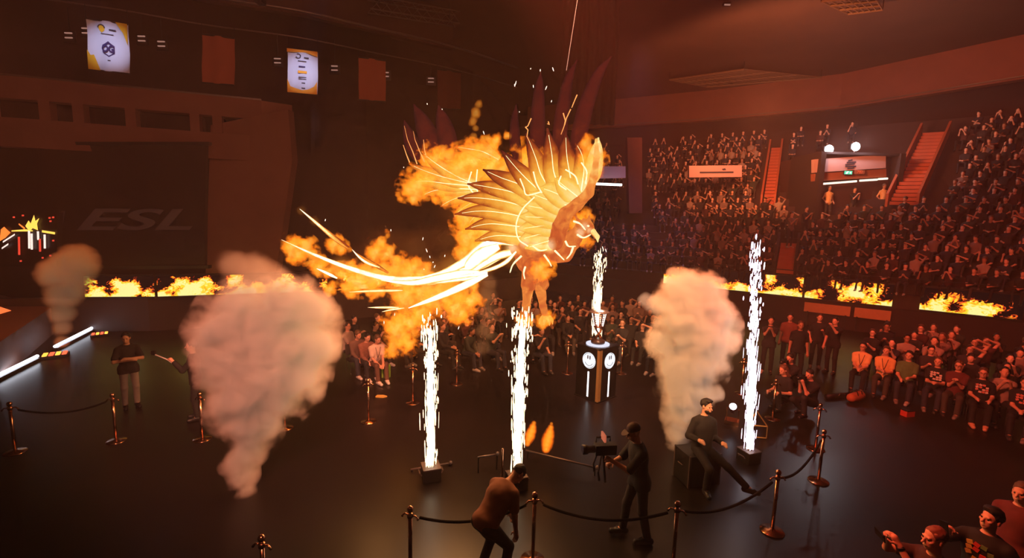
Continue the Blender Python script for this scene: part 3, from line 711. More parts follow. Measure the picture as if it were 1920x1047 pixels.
for s in (-1, 1):
    MB().tube([(s * .07 * math.cos(q * .55), .07 * s * math.sin(q * .55), .12 + q * .05) for q in range(7)], [.04, .03, .025, .022, .025, .03, .04], 8).build('twisted_stem', M_tro, tr, True)
MB().lathe([(.12, .42), (.13, .44), (.12, .46)], 20).build('collar', M_tro, tr, True)
for q in range(10):
    a = q * math.pi / 5; MB().tube([(.11 * math.cos(a), .11 * math.sin(a), .45), (.185 * math.cos(a), .185 * math.sin(a), .80)], .012, 6).build('cage_bar', M_trl if q % 2 else M_tro, tr)
for k in range(1, 6):
    r = .11 + .075 * k / 6; n = 24; MB().tube([(r * math.cos(q * 2 * math.pi / n), r * math.sin(q * 2 * math.pi / n), .45 + .35 * k / 6) for q in range(n + 1)], .006, 5, False).build('cage_ring', M_tro, tr)
MB().lathe([(.17, .80), (.26, .81), (.265, .83), (.18, .85), (.06, .86)], 28).build('lid', mat('trophy_lid', srgb(220, 190, 180), .2, .8), tr, True)
tag(tr, 'lantern-shaped bronze trophy with a cage of bars on the plinth', 'trophy')

# ------------------------------------------------------------------ stage at the picture edge, light bars
SZ = .95
S1, S2, S3 = at(95, 578, SZ), at(-160, 510, SZ), at(-160, 748, SZ)
st = struct(MB().prism([S1, S2, S3], (0, 0, -SZ)).build('floor_stage', mat('stage_deck_brown', srgb(84, 48, 34), .6)))
ar = MB().prism([at(-30, 566, SZ + .004), at(21, 583, SZ + .004), at(-30, 598, SZ + .004), at(-12, 583, SZ + .004)], (0, 0, .01)).build('arrow_light', glow('arrow_orange', (1, .16, .04), 1.4)); tag(ar, 'glowing orange arrow inlay on the stage deck', 'light')
for (x0, y0, x1, y1, lb) in ((-40, 722, 70, 668, 'white LED light bar at the picture edge by the stage'), (103, 650, 228, 587, 'long white LED light bar beside the orange smoke column')):
    a, c = at(x0, y0, .14), at(x1, y1, .14); root = empty('light_bar', (a + c) / 2 - Vector((0, 0, .14))); m = (a + c) / 2 - Vector((0, 0, .14))
    MB().tube([a - m, c - m], .042, 10).build('tube', glow('bar_white', (.86, .88, 1), 9), root)
    t = (c - a).normalized(); n = Vector((-t.y, t.x, 0)); 
    MB().prism([a - m - n * .07 - Vector((0, 0, .14)), c - m - n * .07 - Vector((0, 0, .14)), c - m + n * .07 - Vector((0, 0, .14)), a - m + n * .07 - Vector((0, 0, .14))], (0, 0, .09)).build('housing', M_black, root)
    tag(root, lb, 'light bar', 'stage light bars')
    for f in (.2, .5, .8): pass
for i, (x, y, s, lb) in enumerate(((103, 663, 1.0, 'largest red-and-amber blinder, at the foot of the orange smoke'), (187, 625, .8, 'red blinder halfway along the long light bar'), (231, 594, .75, 'red blinder just under the tip of the long light bar'), (238, 579, .95, 'red blinder just beyond the tip of the long light bar'))):
    p = at(x, y, .1); root = empty('led_blinder', (p.x, p.y, 0), math.radians(38))
    MB().box((0, 0, .04), (.62 * s, .44 * s, .08)).build('housing', M_black, root)
    for k in range(4):
        MB().box(((k - 1.5) * .145 * s, 0, .09), (.1 * s, .38 * s, .03)).build('lens', glow('blinder_red', (1, .10, .04), 2.2) if (k + i) % 2 else glow('blinder_amber', (1, .38, .05), 2.4), root)
    tag(root, lb, 'stage light', 'floor blinders')
for k in range(5):
    p = at(205 + k * 5.5, 562 + k * 2.2, .06); l = MB().box((0, 0, .03), (.1, .1, .06)).build('marker_light', glow('marker_pink', (1, .5, .4), 1.2), None, False, (p.x, p.y, 0)); tag(l, 'tiny pinkish floor marker light, %s of the dotted row towards the blinder' % ('first', 'second', 'third', 'fourth', 'last')[k], 'light', 'dotted marker lights')
# big screen at the picture edge showing the show's own video: burning bird over jets
vs = empty('video_screen', atd(20, 500, 16.2)); c = vs.location.copy()
MB().prism([atd(-70, 400, 16.0) - c, atd(108, 398, 16.6) - c, atd(106, 500, 16.6) - c, atd(-70, 500, 16.0) - c], (0, .2, 0)).build('display', mat('video_black', srgb(26, 14, 14), .4), vs)
VP = [atd(-70, 400, 15.95), atd(108, 398, 16.55), atd(106, 500, 16.55), atd(-70, 500, 15.95)]
G1, G2, G3, G4 = glow('video_orange', (1, .2, .03), 1.5), glow('video_yellow', (1, .55, .08), 1.6), glow('video_white', (1, .75, .65), 1.3), glow('video_red', (.9, .06, .03), 1.0)
def vpx(name, pts, g): patch(name, VP, c, [((x + 70) / 178, (y - 399) / 101) for x, y in pts], g, vs, .03, .006)
vpx('flame_picture', [(48, 424), (54, 414), (58, 420), (64, 404), (67, 415), (74, 410), (70, 420), (72, 432), (62, 428), (56, 434)], G2)
vpx('flame_picture', [(2, 430), (8, 425), (14, 431), (20, 436), (10, 446), (0, 452)], G1)
vpx('wing_picture', [(22, 432), (48, 430), (62, 432), (62, 434), (46, 434), (22, 434)], G2)
vpx('wing_picture', [(80, 432), (105, 436), (105, 440), (80, 436)], G2)
vpx('wing_picture', [(36, 419), (48, 428), (46, 430), (35, 421)], G1)
for x, y0, y1, g in ((34, 444, 478, G4), (53, 432, 466, G3), (58, 438, 468, G3), (74, 448, 472, G4), (83, 440, 466, G3), (70, 434, 450, G3)): vpx('jet_picture', [(x, y0), (x + 4, y0), (x + 5, y1), (x + 1, y1)], g)
for x, y, dx, dy in ((6, 452, 22, -14), (4, 464, 12, -8)): vpx('beam_picture', [(x, y), (x + dx, y + dy), (x + dx, y + dy + 3), (x, y + 3)], G3)
for x, y in ((92, 408), (99, 407), (94, 414), (100, 450), (95, 478), (80, 482), (38, 488), (24, 386 + 20), (41, 391 + 12)): vpx('speck_picture', [(x, y), (x + 4, y), (x + 4, y + 3), (x, y + 3)], G4)
tag(vs, 'video screen at the picture edge showing an orange burning bird', 'screen')

# ------------------------------------------------------------------ low rods made up for lit platform edges, moving head lamp, frame, machines on the floor
def rod(x0, y0, x1, y1, z, lb):
    a, c = at(x0, y0, z), at(x1, y1, z); root = empty('lit_edge_rod', Vector((a.x, a.y, 0))); m = Vector((a.x, a.y, 0))
    MB().tube([a - m, c - m], .018, 8).build('bar', M_steel, root, True)
    for f in (.03, .97): q = a.lerp(c, f) - m; MB().tube([(q.x, q.y, 0), q], .014, 6).build('foot', M_black, root)
    MB().lathe([(.005, -.04), (.03, -.02), (.035, 0), (.03, .03), (.005, .05)], 10, tuple(c - m)).build('tip', M_steel, root, True)
    tag(root, lb, 'rod'); return root
rod(986, 845, 1120, 878, .16, 'low rod put in for a lit platform edge, under the small flame')
rod(896, 858, 933, 852, .30, 'short rod put in for a lit platform edge left of the central jet')
rod(770, 881, 845, 869, .05, 'thin bar put in for a lit box edge below the tail jet')
p = at(941, 905); o = MB().lathe([(.02, 0), (.02, .62), (.012, .63)], 10).build('upright_pole', M_chr, None, True, (p.x, p.y, 0)); tag(o, 'short plain upright pole left of the central spark jet', 'pole')
mh = at(1372, 795); r = empty('moving_head_lamp', (mh.x, mh.y, 0), -.5)
MB().box((0, 0, .05), (.3, .26, .1)).build('base', M_chr, r)
for s in (-1, 1): MB().prism([(s * .11, -.03, .1), (s * .11, .03, .1), (s * .11, .03, .36), (s * .11, -.03, .36)], (s * .025, 0, 0)).build('yoke_arm', M_chr, r)
MB().tube([(0, .05, .3), (0, -.08, .42), (0, -.16, .47)], [.07, .09, .095], 12).build('head', M_chr, r, True)
MB().tube([(0, -.16, .47), (0, -.175, .48)], .075, 12).build('lens', glow('lamp_bluewhite', (.8, .85, 1), 6), r)
tag(r, 'small chrome moving-head lamp on the floor beside the farthest spark jet', 'lamp')
fr = at(1418, 822); r = empty('floor_frame', (fr.x, fr.y, 0), -.15)
for a, b in (((-.2, 0, .02), (.2, 0, .02)), ((-.2, 0, .28), (.2, 0, .28)), ((-.2, 0, .02), (-.2, 0, .28)), ((.2, 0, .02), (.2, 0, .28)), ((-.2, 0, .28), (-.02, .05, .58)), ((.2, 0, .28), (-.02, .05, .58))):
    MB().tube([a, b], .014, 6).build('rail', mat('brass_rail', srgb(230, 180, 110), .3, .9, .1, 6), r)
tag(r, 'small brass house-shaped frame beside the farthest spark jet', 'frame')
p = at(1142, 415 + 430); 
ph = at(714, 743, .02); o = MB().prism([(-.12, -.05, .02), (.08, -.07, .02), (.16, 0, .02), (.05, .06, .02), (-.1, .05, .02)], (0, 0, .03)).build('floor_marker', glow('marker_orange', (1, .22, .03), .9), None, False, (ph.x, ph.y, -.02)); tag(o, 'small orange glowing marker on the floor by the seated trio', 'marker')
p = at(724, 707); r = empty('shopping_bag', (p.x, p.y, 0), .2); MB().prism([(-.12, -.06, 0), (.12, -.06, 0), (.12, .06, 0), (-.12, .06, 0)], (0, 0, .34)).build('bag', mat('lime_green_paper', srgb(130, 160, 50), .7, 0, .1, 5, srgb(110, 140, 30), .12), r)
for s in (-.04, .04): MB().tube([(-.06, s, .34), (-.05, s, .43), (.05, s, .43), (.06, s, .34)], .006, 5).build('handle', M_black, r)
tag(r, 'lime green bag standing beside the seated trio', 'bag')

# gear lying on the floor before the near seats
p = at(1604, 752); r = empty('kit_bag', (p.x, p.y, 0), .5); V, F = sdf_grid([C((-.22, 0, .12), (.22, 0, .12), .11, .11), E((0, 0, .1), (.3, .13, .1))], .02, .05); link('bag', make_mesh('bag', V, F, True, [mat('tan_canvas', srgb(176, 96, 60), .8)]), r)
for s in (-.1, .1): MB().tube([(s, -.1, .15), (s, -.06, .28), (s, .06, .28), (s, .1, .15)], .012, 6).build('strap', M_black, r)
tag(r, 'tan kit bag lying on the floor before the near front row', 'bag')
p = at(1573, 747); r = empty('tripod_case', (p.x, p.y, 0), .25); MB().tube([(-.42, 0, .07), (.42, 0, .07)], .07, 12).build('tube', M_black, r, True); MB().tube([(-.1, -.07, .1), (-.08, -.08, .16), (.08, -.08, .16), (.1, -.07, .1)], .01, 5).build('handle', M_steel, r)
tag(r, 'long black tripod case on the floor beside the tan kit bag', 'case')
p = at(1701, 780); r = empty('small_box', (p.x, p.y, 0), .2); MB().box((0, 0, .07), (.24, .16, .14)).build('body', mat('red_box', srgb(190, 60, 44), .6), r); MB().box((0, 0, .15), (.25, .17, .02)).build('lid', M_black, r)
tag(r, 'small red box on the floor below the green polo', 'box')

# ------------------------------------------------------------------ spark fountains
M_core = glow('spark_core', (1, .90, .80), 3.2); M_spk = glow('spark_streak', (1, .74, .45), 2.6); M_spv = glow('spark_streak_violet', (.95, .78, .95), 2.8)
def fountain(px, py_base, py_top, wpx_top, wpx_base, lb, lb2, Y=None, lean=0.0, core_frac=.6, n=150, violet=False, box=True, zb=.26):
    p = at(px, py_base, zb); Yb = p.y
    top = atd(px + lean, py_top, Yb); H = top.z - p.z; k = Yb / FPX
    if box:
        m = empty('spark_machine', (p.x, p.y, 0), .35)
        MB().box((0, 0, .12), (.3, .3, .22)).build('body', M_black, m); MB().box((0, 0, .24), (.31, .31, .02)).build('lid', M_steel, m)
        MB().lathe([(.05, .25), (.06, .26), (.05, .27)], 14).build('nozzle', M_chr, m)
        for s in (-1, 1): MB().tube([(s * .17, -.07, .12), (s * .2, -.07, .16), (s * .2, .07, .16), (s * .17, .07, .12)], .012, 5).build('handle', M_steel, m)
        tag(m, lb2, 'machine', 'spark machines')
    root = empty('spark_jet', p)
    # core: a bundle of ragged white streaks round a thin stem
    Hc = H * core_frac; axis = Vector((top.x - p.x, 0, 0)); V = []; F = []; nn = 10; K = 26
    for i in range(K + 1):
        t = i / K; w = (wpx_base + (wpx_top - wpx_base) * t) * k * .26 * (1 - .75 * t ** 2)
        for j in range(nn):
            q = 2 * math.pi * j / nn; rr = w * random.uniform(.6, 1.15)
            V.append(axis * (t * core_frac) + Vector((rr * math.cos(q), rr * math.sin(q), Hc * t)))
    for i in range(K):
        for j in range(nn): F.append((i * nn + j, i * nn + (j + 1) % nn, (i + 1) * nn + (j + 1) % nn, (i + 1) * nn + j))
    F.append(tuple(range(nn - 1, -1, -1))); F.append(tuple(K * nn + j for j in range(nn)))
    MB().add(V, F).build('core_flame', M_core, root)
    sp = MB()
    for i in range(int(n * 2.2)):
        t = random.random() ** 1.15; w = (wpx_base + (wpx_top - wpx_base) * min(1, t * 1.3)) * k * .52
        q = random.uniform(0, 2 * math.pi); rr = w * random.random() ** .7 * (random.uniform(.6, 1.0) if random.random() < .88 else random.uniform(1.0, 1.7))
        c = axis * t + Vector((rr * math.cos(q), rr * math.sin(q), H * t * random.uniform(.96, 1.04)))
        d = Vector((rr * math.cos(q) * .12, rr * math.sin(q) * .12, 1)).normalized()
        ln = random.uniform(.03, .16) * (1.0 if t < .55 else .5); r = random.uniform(.005, .012) if t < .6 else random.uniform(.006, .014)
        sp.tube([c - d * ln, c, c + d * ln], [r * .6, r, r * .5], 5)
    o = sp.build('sparks', M_spv if violet else M_spk, root); o['kind'] = 'stuff'
    if not box: root.location.y += .45
    tag(root, lb, 'spark jet', 'spark jets')
    lamp('spark_glow', 'POINT', p + axis * .5 + Vector((0, 0, H * .5)), 24, (1, .62, .38), None, .12)
    return root
fountain(808, 872, 588, 40, 22, 'white spark jet under the burning tail', 'spark machine under the tail\'s jet', core_frac=.9, n=170, lean=-2)
fountain(969, 888, 590, 48, 16, 'tall white spark jet right behind the bending man', 'spark machine hidden behind the bending man', core_frac=.95, n=240, lean=10)
fountain(1405, 842, 455, 26, 22, 'tallest violet-white spark jet near the photographers', 'spark machine with a steel lid under the tallest jet', core_frac=.55, n=260, lean=14, violet=True)
pt = Vector((tr.location.x, tr.location.y + .34, HH + .05)); 
fountain(1124, 632, 474, 26, 20, 'spark jet rising behind the lantern trophy', '', core_frac=.62, n=150, lean=6, box=False, zb=HH + .05)
# ------------------------------------------------------------------ people
TEE = [srgb(*c) for c in ((24, 22, 26), (40, 34, 40), (20, 20, 24), (120, 96, 90), (30, 34, 52), (66, 30, 30), (22, 20, 22), (150, 128, 118), (44, 52, 44), (28, 26, 30))]
M_skin = mat('skin', srgb(205, 150, 125), .55, 0, .08, 8, rand=[srgb(*c) for c in ((214, 160, 134), (198, 142, 116), (222, 172, 148), (170, 116, 90), (206, 152, 124))])
M_hair = mat('hair', srgb(40, 26, 20), .6, 0, .3, 40, rand=[srgb(*c) for c in ((28, 20, 18), (52, 34, 24), (24, 18, 18), (84, 58, 38), (34, 26, 24))])
M_teer = mat('crowd_shirt', (.1, .1, .1), .85, 0, .2, 8, rand=TEE)
M_trou = mat('dark_trousers', srgb(30, 28, 34), .85, 0, .2, 8, rand=[srgb(*c) for c in ((26, 26, 32), (38, 40, 54), (22, 20, 22), (60, 52, 46))])
M_shoe = mat('shoe', srgb(90, 80, 78), .6, 0, .2, 8, rand=[srgb(*c) for c in ((24, 22, 22), (170, 160, 156), (40, 36, 36), (120, 110, 106))])
M_eye = mat('eye_dark', srgb(24, 16, 14), .2)
def shirt_mat(name, c): return mat('shirt_' + name, srgb(*c), .85, 0, .2, 9)
def RX(a): return Matrix.Rotation(math.radians(a), 3, 'X')
def RY(a): return Matrix.Rotation(math.radians(a), 3, 'Y')
def RZ(a): return Matrix.Rotation(math.radians(a), 3, 'Z')
def ik(a, c, l1, l2, pole):
    a, c = Vector(a), Vector(c); d = c - a; L = min(d.length, (l1 + l2) * .995)
    if d.length > L: c = a + d.normalized() * L
    d = (c - a).normalized(); x = (l1 * l1 - l2 * l2 + L * L) / (2 * L); h = math.sqrt(max(l1 * l1 - x * x, 0))
    pole = Vector(pole); n = pole - d * pole.dot(d)
    n = n.normalized() if n.length > 1e-4 else Vector((0, 0, 1))
    return a + d * x + n * h, c
# poses face -Y, feet around the origin; hands are given in the torso's frame (x outward, y forward negative, z up from the pelvis)
def skeleton(sit=False, lean=(0, 0, 0), head=(0, 0, 0), hands=None, poles=None, feet=None, pelvis=None, kpole=None):
    J = {}
    J['P'] = Vector(pelvis) if pelvis else (Vector((0, .0, .50)) if sit else Vector((0, 0, .965)))
    T = RZ(lean[2]) @ RX(lean[0]) @ RY(lean[1]); J['T'] = T
    f = lambda v: J['P'] + T @ Vector(v)
    J['f'] = f; J['waist'] = f((0, 0, .13)); J['chest'] = f((0, 0, .33)); J['neck'] = f((0, .005, .525))
    Hd = T @ RZ(head[2]) @ RX(head[0]) @ RY(head[1]); J['H'] = Hd
    J['hd'] = J['neck'] + Hd @ Vector((0, -.012, .165))
    hands = hands or ([(.16, -.34, .12)] * 2 if sit else [(.24, -.06, -.12)] * 2)
    poles = poles or [(.28, .45, -.9)] * 2
    feet = feet or ([(.12, -.50, .085)] * 2 if sit else [(.11, 0, .085)] * 2)
    kpole = kpole or [(.1, -1, .35)] * 2
    for i, s in enumerate((1, -1)):
        m = lambda v: Vector((v[0] * s, v[1], v[2]))
        sh = f(m((.168, .0, .43))); el, wr = ik(sh, f(m(hands[i])), .285, .255, T @ m(poles[i]))
        J['sh%d' % i], J['el%d' % i], J['wr%d' % i] = sh, el, wr
        hip = f(m((.092, 0, -.03))); kn, an = ik(hip, m(feet[i]), .435, .42, m(kpole[i]))
        J['hip%d' % i], J['kn%d' % i], J['an%d' % i] = hip, kn, an
    return J
def hand_prims(J, i, style, fine):
    """palm, four bent fingers of unequal length and a thumb from the side of the palm"""
    s = 1 if i == 0 else -1
    wr = J['wr%d' % i]; d = (wr - J['el%d' % i]).normalized()
    up = J['T'] @ Vector((0, 0, 1)); side = d.cross(up)
    side = side.normalized() if side.length > .1 else (J['T'] @ Vector((s, 0, 0)))
    nrm = side.cross(d).normalized()
    if style == 'flat': cur = (8, 12)
    elif style == 'grip': cur = (60, 70)
    else: cur = (28, 36)
    palm_n = -nrm                              # fingers curl this way
    pr = [C(wr, wr + d * .075, .026 if fine else .03, .034 if fine else .036, .02)]
    kn = wr + d * .085
    if not fine:
        q = kn + (d * math.cos(math.radians(cur[0])) + palm_n * math.sin(math.radians(cur[0]))) * .055
        pr += [C(kn, q, .032, .022, .02), C(wr + d * .03 + side * .02 * s, wr + d * .075 + side * .055 * s + palm_n * .01, .014, .012, .012)]
        return pr
    for j, (o, ln) in enumerate(((-.030, .062), (-.010, .074), (.011, .069), (.031, .054))):
        a = kn + side * o; c1 = math.radians(cur[0] + j * 3); c2 = math.radians(cur[0] + cur[1])
        b = a + (d * math.cos(c1) + palm_n * math.sin(c1)) * ln * .55; e = b + (d * math.cos(c2) + palm_n * math.sin(c2)) * ln * .5
        pr += [C(a - d * .02, a, .0105, .010, .006), C(a, b, .0098, .009, .004), C(b, e, .009, .0076, .004)]
    t0 = wr + d * .025 - side * .024; t1 = t0 + (d * .6 - side * .75 + palm_n * .35).normalized() * .042; t2 = t1 + (d * .9 - side * .2 + palm_n * .4).normalized() * .034
    pr += [C(t0, t1, .014, .011, .008), C(t1, t2, .0105, .0085, .004)]
    return pr
def head_prims(J):
    H, c = J['H'], J['hd']; g = lambda v: c + H @ Vector(v)
    add = [E(g((0, .018, .045)), (.076, .094, .088), H), E(g((0, -.028, -.035)), (.060, .062, .075), H, .03), E(g((0, -.055, -.082)), (.026, .022, .02), H, .02),
           C(g((0, -.088, .012)), g((0, -.112, -.022)), .009, .0125, .012), C(g((-.035, -.078, .030)), g((.035, -.078, .030)), .011, .011, .014),
           E(g((0, -.088, -.052)), (.022, .010, .007), H, .006), E(g((0, -.085, -.064)), (.019, .010, .007), H, .006),
           E(g((.046, -.062, -.008)), (.018, .018, .015), H, .015), E(g((-.046, -.062, -.008)), (.018, .018, .015), H, .015)]
    for s in (-1, 1): add.append(E(g((s * .076, .008, .0)), (.011, .02, .032), H, .006))
    sub = [E(g((s * .031, -.096, .012)), (.015, .014, .010), H) for s in (-1, 1)]
    return add, sub
def body_prims(J, fine=False, hs=('relaxed', 'relaxed'), build=1.0):
    f = J['f']; T = J['T']; w = build; D = .0
    hp, hs_ = head_prims(J)
    torso = [E(f((0, .005, -.01)), (.155 * w, .112 * w, .125), T, .05), E(f((0, -.006, .15)), (.142 * w, .105 * w, .16), T, .05), E(f((0, .004, .33)), (.165 * w, .112 * w, .175), T, .05)]
    for s in (-1, 1): torso += [C(f((s * .06, .01, .455)), f((s * .160, .005, .43)), .058, .048, .04), C(f((0, .01, .50)), f((s * .11, .01, .455)), .046, .036, .04)]
    neck = [C(f((0, .008, .47)), J['hd'] + J['H'] @ Vector((0, .012, -.03)), .054, .052, .03)]
    arms = []; hands = []; legs = []; feet = []
    for i in (0, 1):
        arms += [C(J['sh%d' % i], J['el%d' % i], .046 * w, .038, .03), C(J['el%d' % i], J['wr%d' % i], .040, .027, .02)]
        hands += hand_prims(J, i, hs[i], fine)
        legs += [C(J['hip%d' % i], J['kn%d' % i], .083 * w, .056, .04), C(J['kn%d' % i], J['an%d' % i], .055, .038, .03)]
        an = J['an%d' % i]; kn = J['kn%d' % i]; fd = J.get('fd%d' % i) or Vector((kn.x - an.x, kn.y - an.y, 0)); 
        if fd.length < .06: fd = Vector((.12 if i == 0 else -.12, -1, 0))
        fd = fd.normalized()
        if fd.y > .3 and not J.get('fd%d' % i): fd = -fd
        J['toe%d' % i] = an + fd * .165 + Vector((0, 0, -.045)); J['heel%d' % i] = an - fd * .045 + Vector((0, 0, -.04))
        feet += [C(J['heel%d' % i], J['toe%d' % i], .038, .032, .02), C(an, an + fd * .05 + Vector((0, 0, -.02)), .04, .038, .02)]
    return dict(torso=torso, neck=neck, head=hp, hsub=hs_, arms=arms, hands=hands, legs=legs, feet=feet)
def hair_mesh(J, h, style):
    H, c = J['H'], J['hd']; g = lambda v: c + H @ Vector(v)
    pr = [E(g((0, .022, .052)), (.084, .100, .094), H)]
    cuts = [(g((0, -.056, .074)), H @ Vector((0, -.86, -.5))), (g((0, .02, -.03)), H @ Vector((0, -.15, -1)))]
    if style == 'long':
        cuts = [(g((0, -.050, .070)), H @ Vector((0, -.93, -.36)))]
        for x in (-.06, 0, .06): pr.append(C(g((x, .055, .03)), g((x * 1.25, .075, -.20)), .045, .035, .03))
    if style == 'thick': pr.append(E(g((0, -.02, .115)), (.07, .075, .04), H))
    if style == 'crop': pr = [E(g((0, .02, .048)), (.0795, .097, .0915), H)]
    return sdf_grid(pr, h, .02, (), cuts, 0.0, lambda X, Y, Z: .022 * fbm(X * 38, Y * 38, Z * 38, 2))
def cap_meshes(J, h):
    H, c = J['H'], J['hd']; g = lambda v: c + H @ Vector(v)
    crown = sdf_grid([E(g((0, .018, .058)), (.088, .104, .094), H)], h, .02, (), [(g((0, 0, .045)), H @ Vector((0, -.1, -1)))])
    V = []; F = []; n = 12
    for k in (0, .008):
        for i in range(n + 1):
            a = math.pi * (i / n); V.append(g((.075 * math.cos(a), -.085 - .085 * math.sin(a) - 0, .052 - .02 * math.sin(a) + k)))
    F.append(tuple(range(n + 1))); F.append(tuple(range(2 * n + 1, n, -1)))
    for i in range(n): F.append((i, n + 1 + i, n + 2 + i, i + 1))
    F.append((n, 2 * n + 1, n + 1, 0))
    return crown, (V, F)
def figure(name, J, shirt, trousers=None, hair='short', h=.012, fine=False, hs=('relaxed', 'relaxed'), sleeve=.62, skin=None, shoes=None, hairmat=None, build=1.0, cap=None, glasses=False, legs=True, graphic=None, lanyard=None, beard=False, headset=None):
    """a person: continuous body, with clothes, hair and shoes as parts"""
    P = body_prims(J, fine, hs, build); root = empty(name); f = J['f']; T = J['T']; sk = skin or M_skin
    allb = P['torso'] + P['neck'] + P['head'] + P['arms'] + P['hands'] + (P['legs'] + P['feet'] if legs else [])
    V, F = sdf_grid(allb, h, .03, P['hsub']); link('body', make_mesh('body', V, F, True, [sk]), root)
    # shirt
    pr = list(P['torso'])
    for i in (0, 1):
        sh, el, wr = J['sh%d' % i], J['el%d' % i], J['wr%d' % i]
        if sleeve >= 1: pr += [C(sh, el, .046 * build, .040, .03), C(el, el.lerp(wr, min(1, sleeve - 1)), .040, .028, .02)]
        else: pr += [C(sh, sh.lerp(el, sleeve), .045 * build, .046, .03)]
    if (J['kn0'] - J['hip0']).normalized().dot(-(T @ Vector((0, 0, 1)))) > .75:
        pr += [C(J['hip%d' % i], J['hip%d' % i].lerp(J['kn%d' % i], .32), .090 * build, .088 * build, .05) for i in (0, 1)]
    hem = f((0, 0, -.125)); up = T @ Vector((0, 0, 1))
    V, F = sdf_grid(pr, h, .04, (), [(f((0, -.0, .535)), up), (hem, -up)], .019, noise=lambda X, Y, Z: .010 * fbm(X * 14, Y * 14, Z * 9, 2)); link('shirt', make_mesh('shirt', V, F, True, [shirt]), root)
    if legs:
        pr = [E(f((0, .005, -.045)), (.150 * build, .108 * build, .09), T, .05)]
        for i in (0, 1): pr += [C(J['hip%d' % i], J['kn%d' % i], .083 * build, .058, .04), C(J['kn%d' % i], J['kn%d' % i].lerp(J['an%d' % i], .93), .058, .05, .03)]
        V, F = sdf_grid(pr, h, .04, (), (), .007, noise=lambda X, Y, Z: .010 * fbm(X * 12, Y * 12, Z * 9, 2)); link('trousers', make_mesh('trousers', V, F, True, [trousers or M_trou]), root)
        for i in (0, 1):
            a, b = J['heel%d' % i], J['toe%d' % i]; an = J['an%d' % i]
            V, F = sdf_grid([C(a, b, .040, .034, .02), C(an + Vector((0, 0, -.01)), an.lerp(b, .4), .042, .04, .02)], max(h, .01), .02, (), [(an + Vector((0, 0, .012)), (0, 0, 1))], .008); link('shoe', make_mesh('shoe', V, F, True, [shoes or M_shoe]), root)
    H, c = J['H'], J['hd']; g = lambda v: c + H @ Vector(v)
    if cap:
        (V, F), br = cap_meshes(J, min(h, .01)); o = link('cap', make_mesh('cap', V, F, True, [cap]), root); link('brim', make_mesh('brim', br[0], br[1], False, [cap]), o)
    if hair and not cap:
        V, F = hair_mesh(J, min(h, .01), hair); link('hair', make_mesh('hair', V, F, True, [hairmat or M_hair]), root)
    if beard:
        V, F = sdf_grid([E(g((0, -.034, -.062)), (.062, .060, .055), H)], min(h, .009), .02, [E(g((0, -.10, -.05)), (.03, .03, .014), H)], [(g((0, 0, -.036)), H @ Vector((0, .25, 1)))]); link('beard', make_mesh('beard', V, F, True, [hairmat or M_hair]), root)
    if h < .016:
        for s in (-1, 1): 
            b = MB().lathe([(.001, -.009), (.007, -.006), (.009, 0), (.007, .006), (.001, .009)], 8); link('eye', make_mesh('eye', [g((s * .031, -.0815, .012)) + Vector(v) for v in b.V], b.F, True, [M_eye]), root)
    if glasses:
        b = MB()
        for s in (-1, 1): b.tube([g((s * .033 + .023 * math.cos(q * math.pi / 5), -.103, .010 + .017 * math.sin(q * math.pi / 5))) for q in range(11)], .0032, 5, False); b.tube([g((s * .056, -.1, .014)), g((s * .078, -.01, .016))], .003, 5)
        b.tube([g((-.01, -.105, .012)), g((.01, -.105, .012))], .003, 5); b.build('glasses', M_black, root)
    if lanyard:
        b = MB()
        for s in (-1, 1): b.tube([f((s * .075, .03, .525)), f((s * .065, -.095, .47)), f((s * .03, -.142, .30)), f((0, -.14, .18))], .007, 5)
        b.build('lanyard', lanyard, root)
        MB().box(f((0, -.145, .14)), (.07, .012, .09), T).build('badge', mat('badge_card', srgb(150, 130, 130), .5), root)
    if graphic: graphic(J, root)
    return root
def place(root, px, py, yaw, z=0.0, hgt=1.0, label=None, cat='person', group=None, p=None):
    """stand or seat the figure with its origin (on the floor) at the pixel's place; yaw 0 looks back to the camera"""
    p = p or at(px, py, z); root.location = (p.x, p.y, z); root.rotation_euler = (0, 0, math.radians(yaw)); root.scale = (hgt,) * 3
    if label: tag(root, label, cat, group)
    return root
def crowd_mesh(name, J, h=.032, shirt=None, hair='short', hs=('relaxed', 'relaxed'), legs=True):
    """spectator too far off to show separate clothes: one body, coloured by what covers it"""
    P = body_prims(J, False, hs); H, c = J['H'], J['hd']
    sets = [(P['head'][:3] + P['neck'] + P['hands'], 0), (P['torso'], 1), (P['legs'] if legs else [], 2), (P['feet'] if legs else [], 4)]
    allb = [q for s, _ in sets for q in s] + P['arms']
    hairp = [E(c + H @ Vector((0, .026, .058)), (.082, .096, .088), H)]
    V, F = sdf_grid(allb + hairp, h, .03)
    fc = V[F].mean(1); X, Y, Z = fc[:, 0], fc[:, 1], fc[:, 2]
    def dmin(ps): return np.min([prim_d(q, X, Y, Z) for q in ps], 0) if ps else np.full(len(fc), 9.)
    up = [q for k, q in enumerate(P['arms']) if k % 2 == 0]; fo = [q for k, q in enumerate(P['arms']) if k % 2]
    Ds = np.stack([np.minimum(dmin(sets[0][0]), dmin(fo)), np.minimum(dmin(P['torso']) - .01, dmin(up)), dmin(sets[2][0]), dmin(hairp) - .004, dmin(sets[3][0])])
    mi = np.argmin(Ds, 0)
    return make_mesh(name, V, F, True, [M_skin, shirt or M_teer, M_trou, M_hair, M_shoe], mi)
_O1 = 'zeroth first second third fourth fifth sixth seventh eighth ninth tenth eleventh twelfth thirteenth fourteenth fifteenth sixteenth seventeenth eighteenth nineteenth twentieth'.split()
def nth(n):
    if n <= 20: return _O1[n]
    t = {2: 'twenty', 3: 'thirty', 4: 'forty', 5: 'fifty', 6: 'sixty'}[n // 10]
    return t + '-' + _O1[n % 10] if n % 10 else t[:-1] + 'ieth'
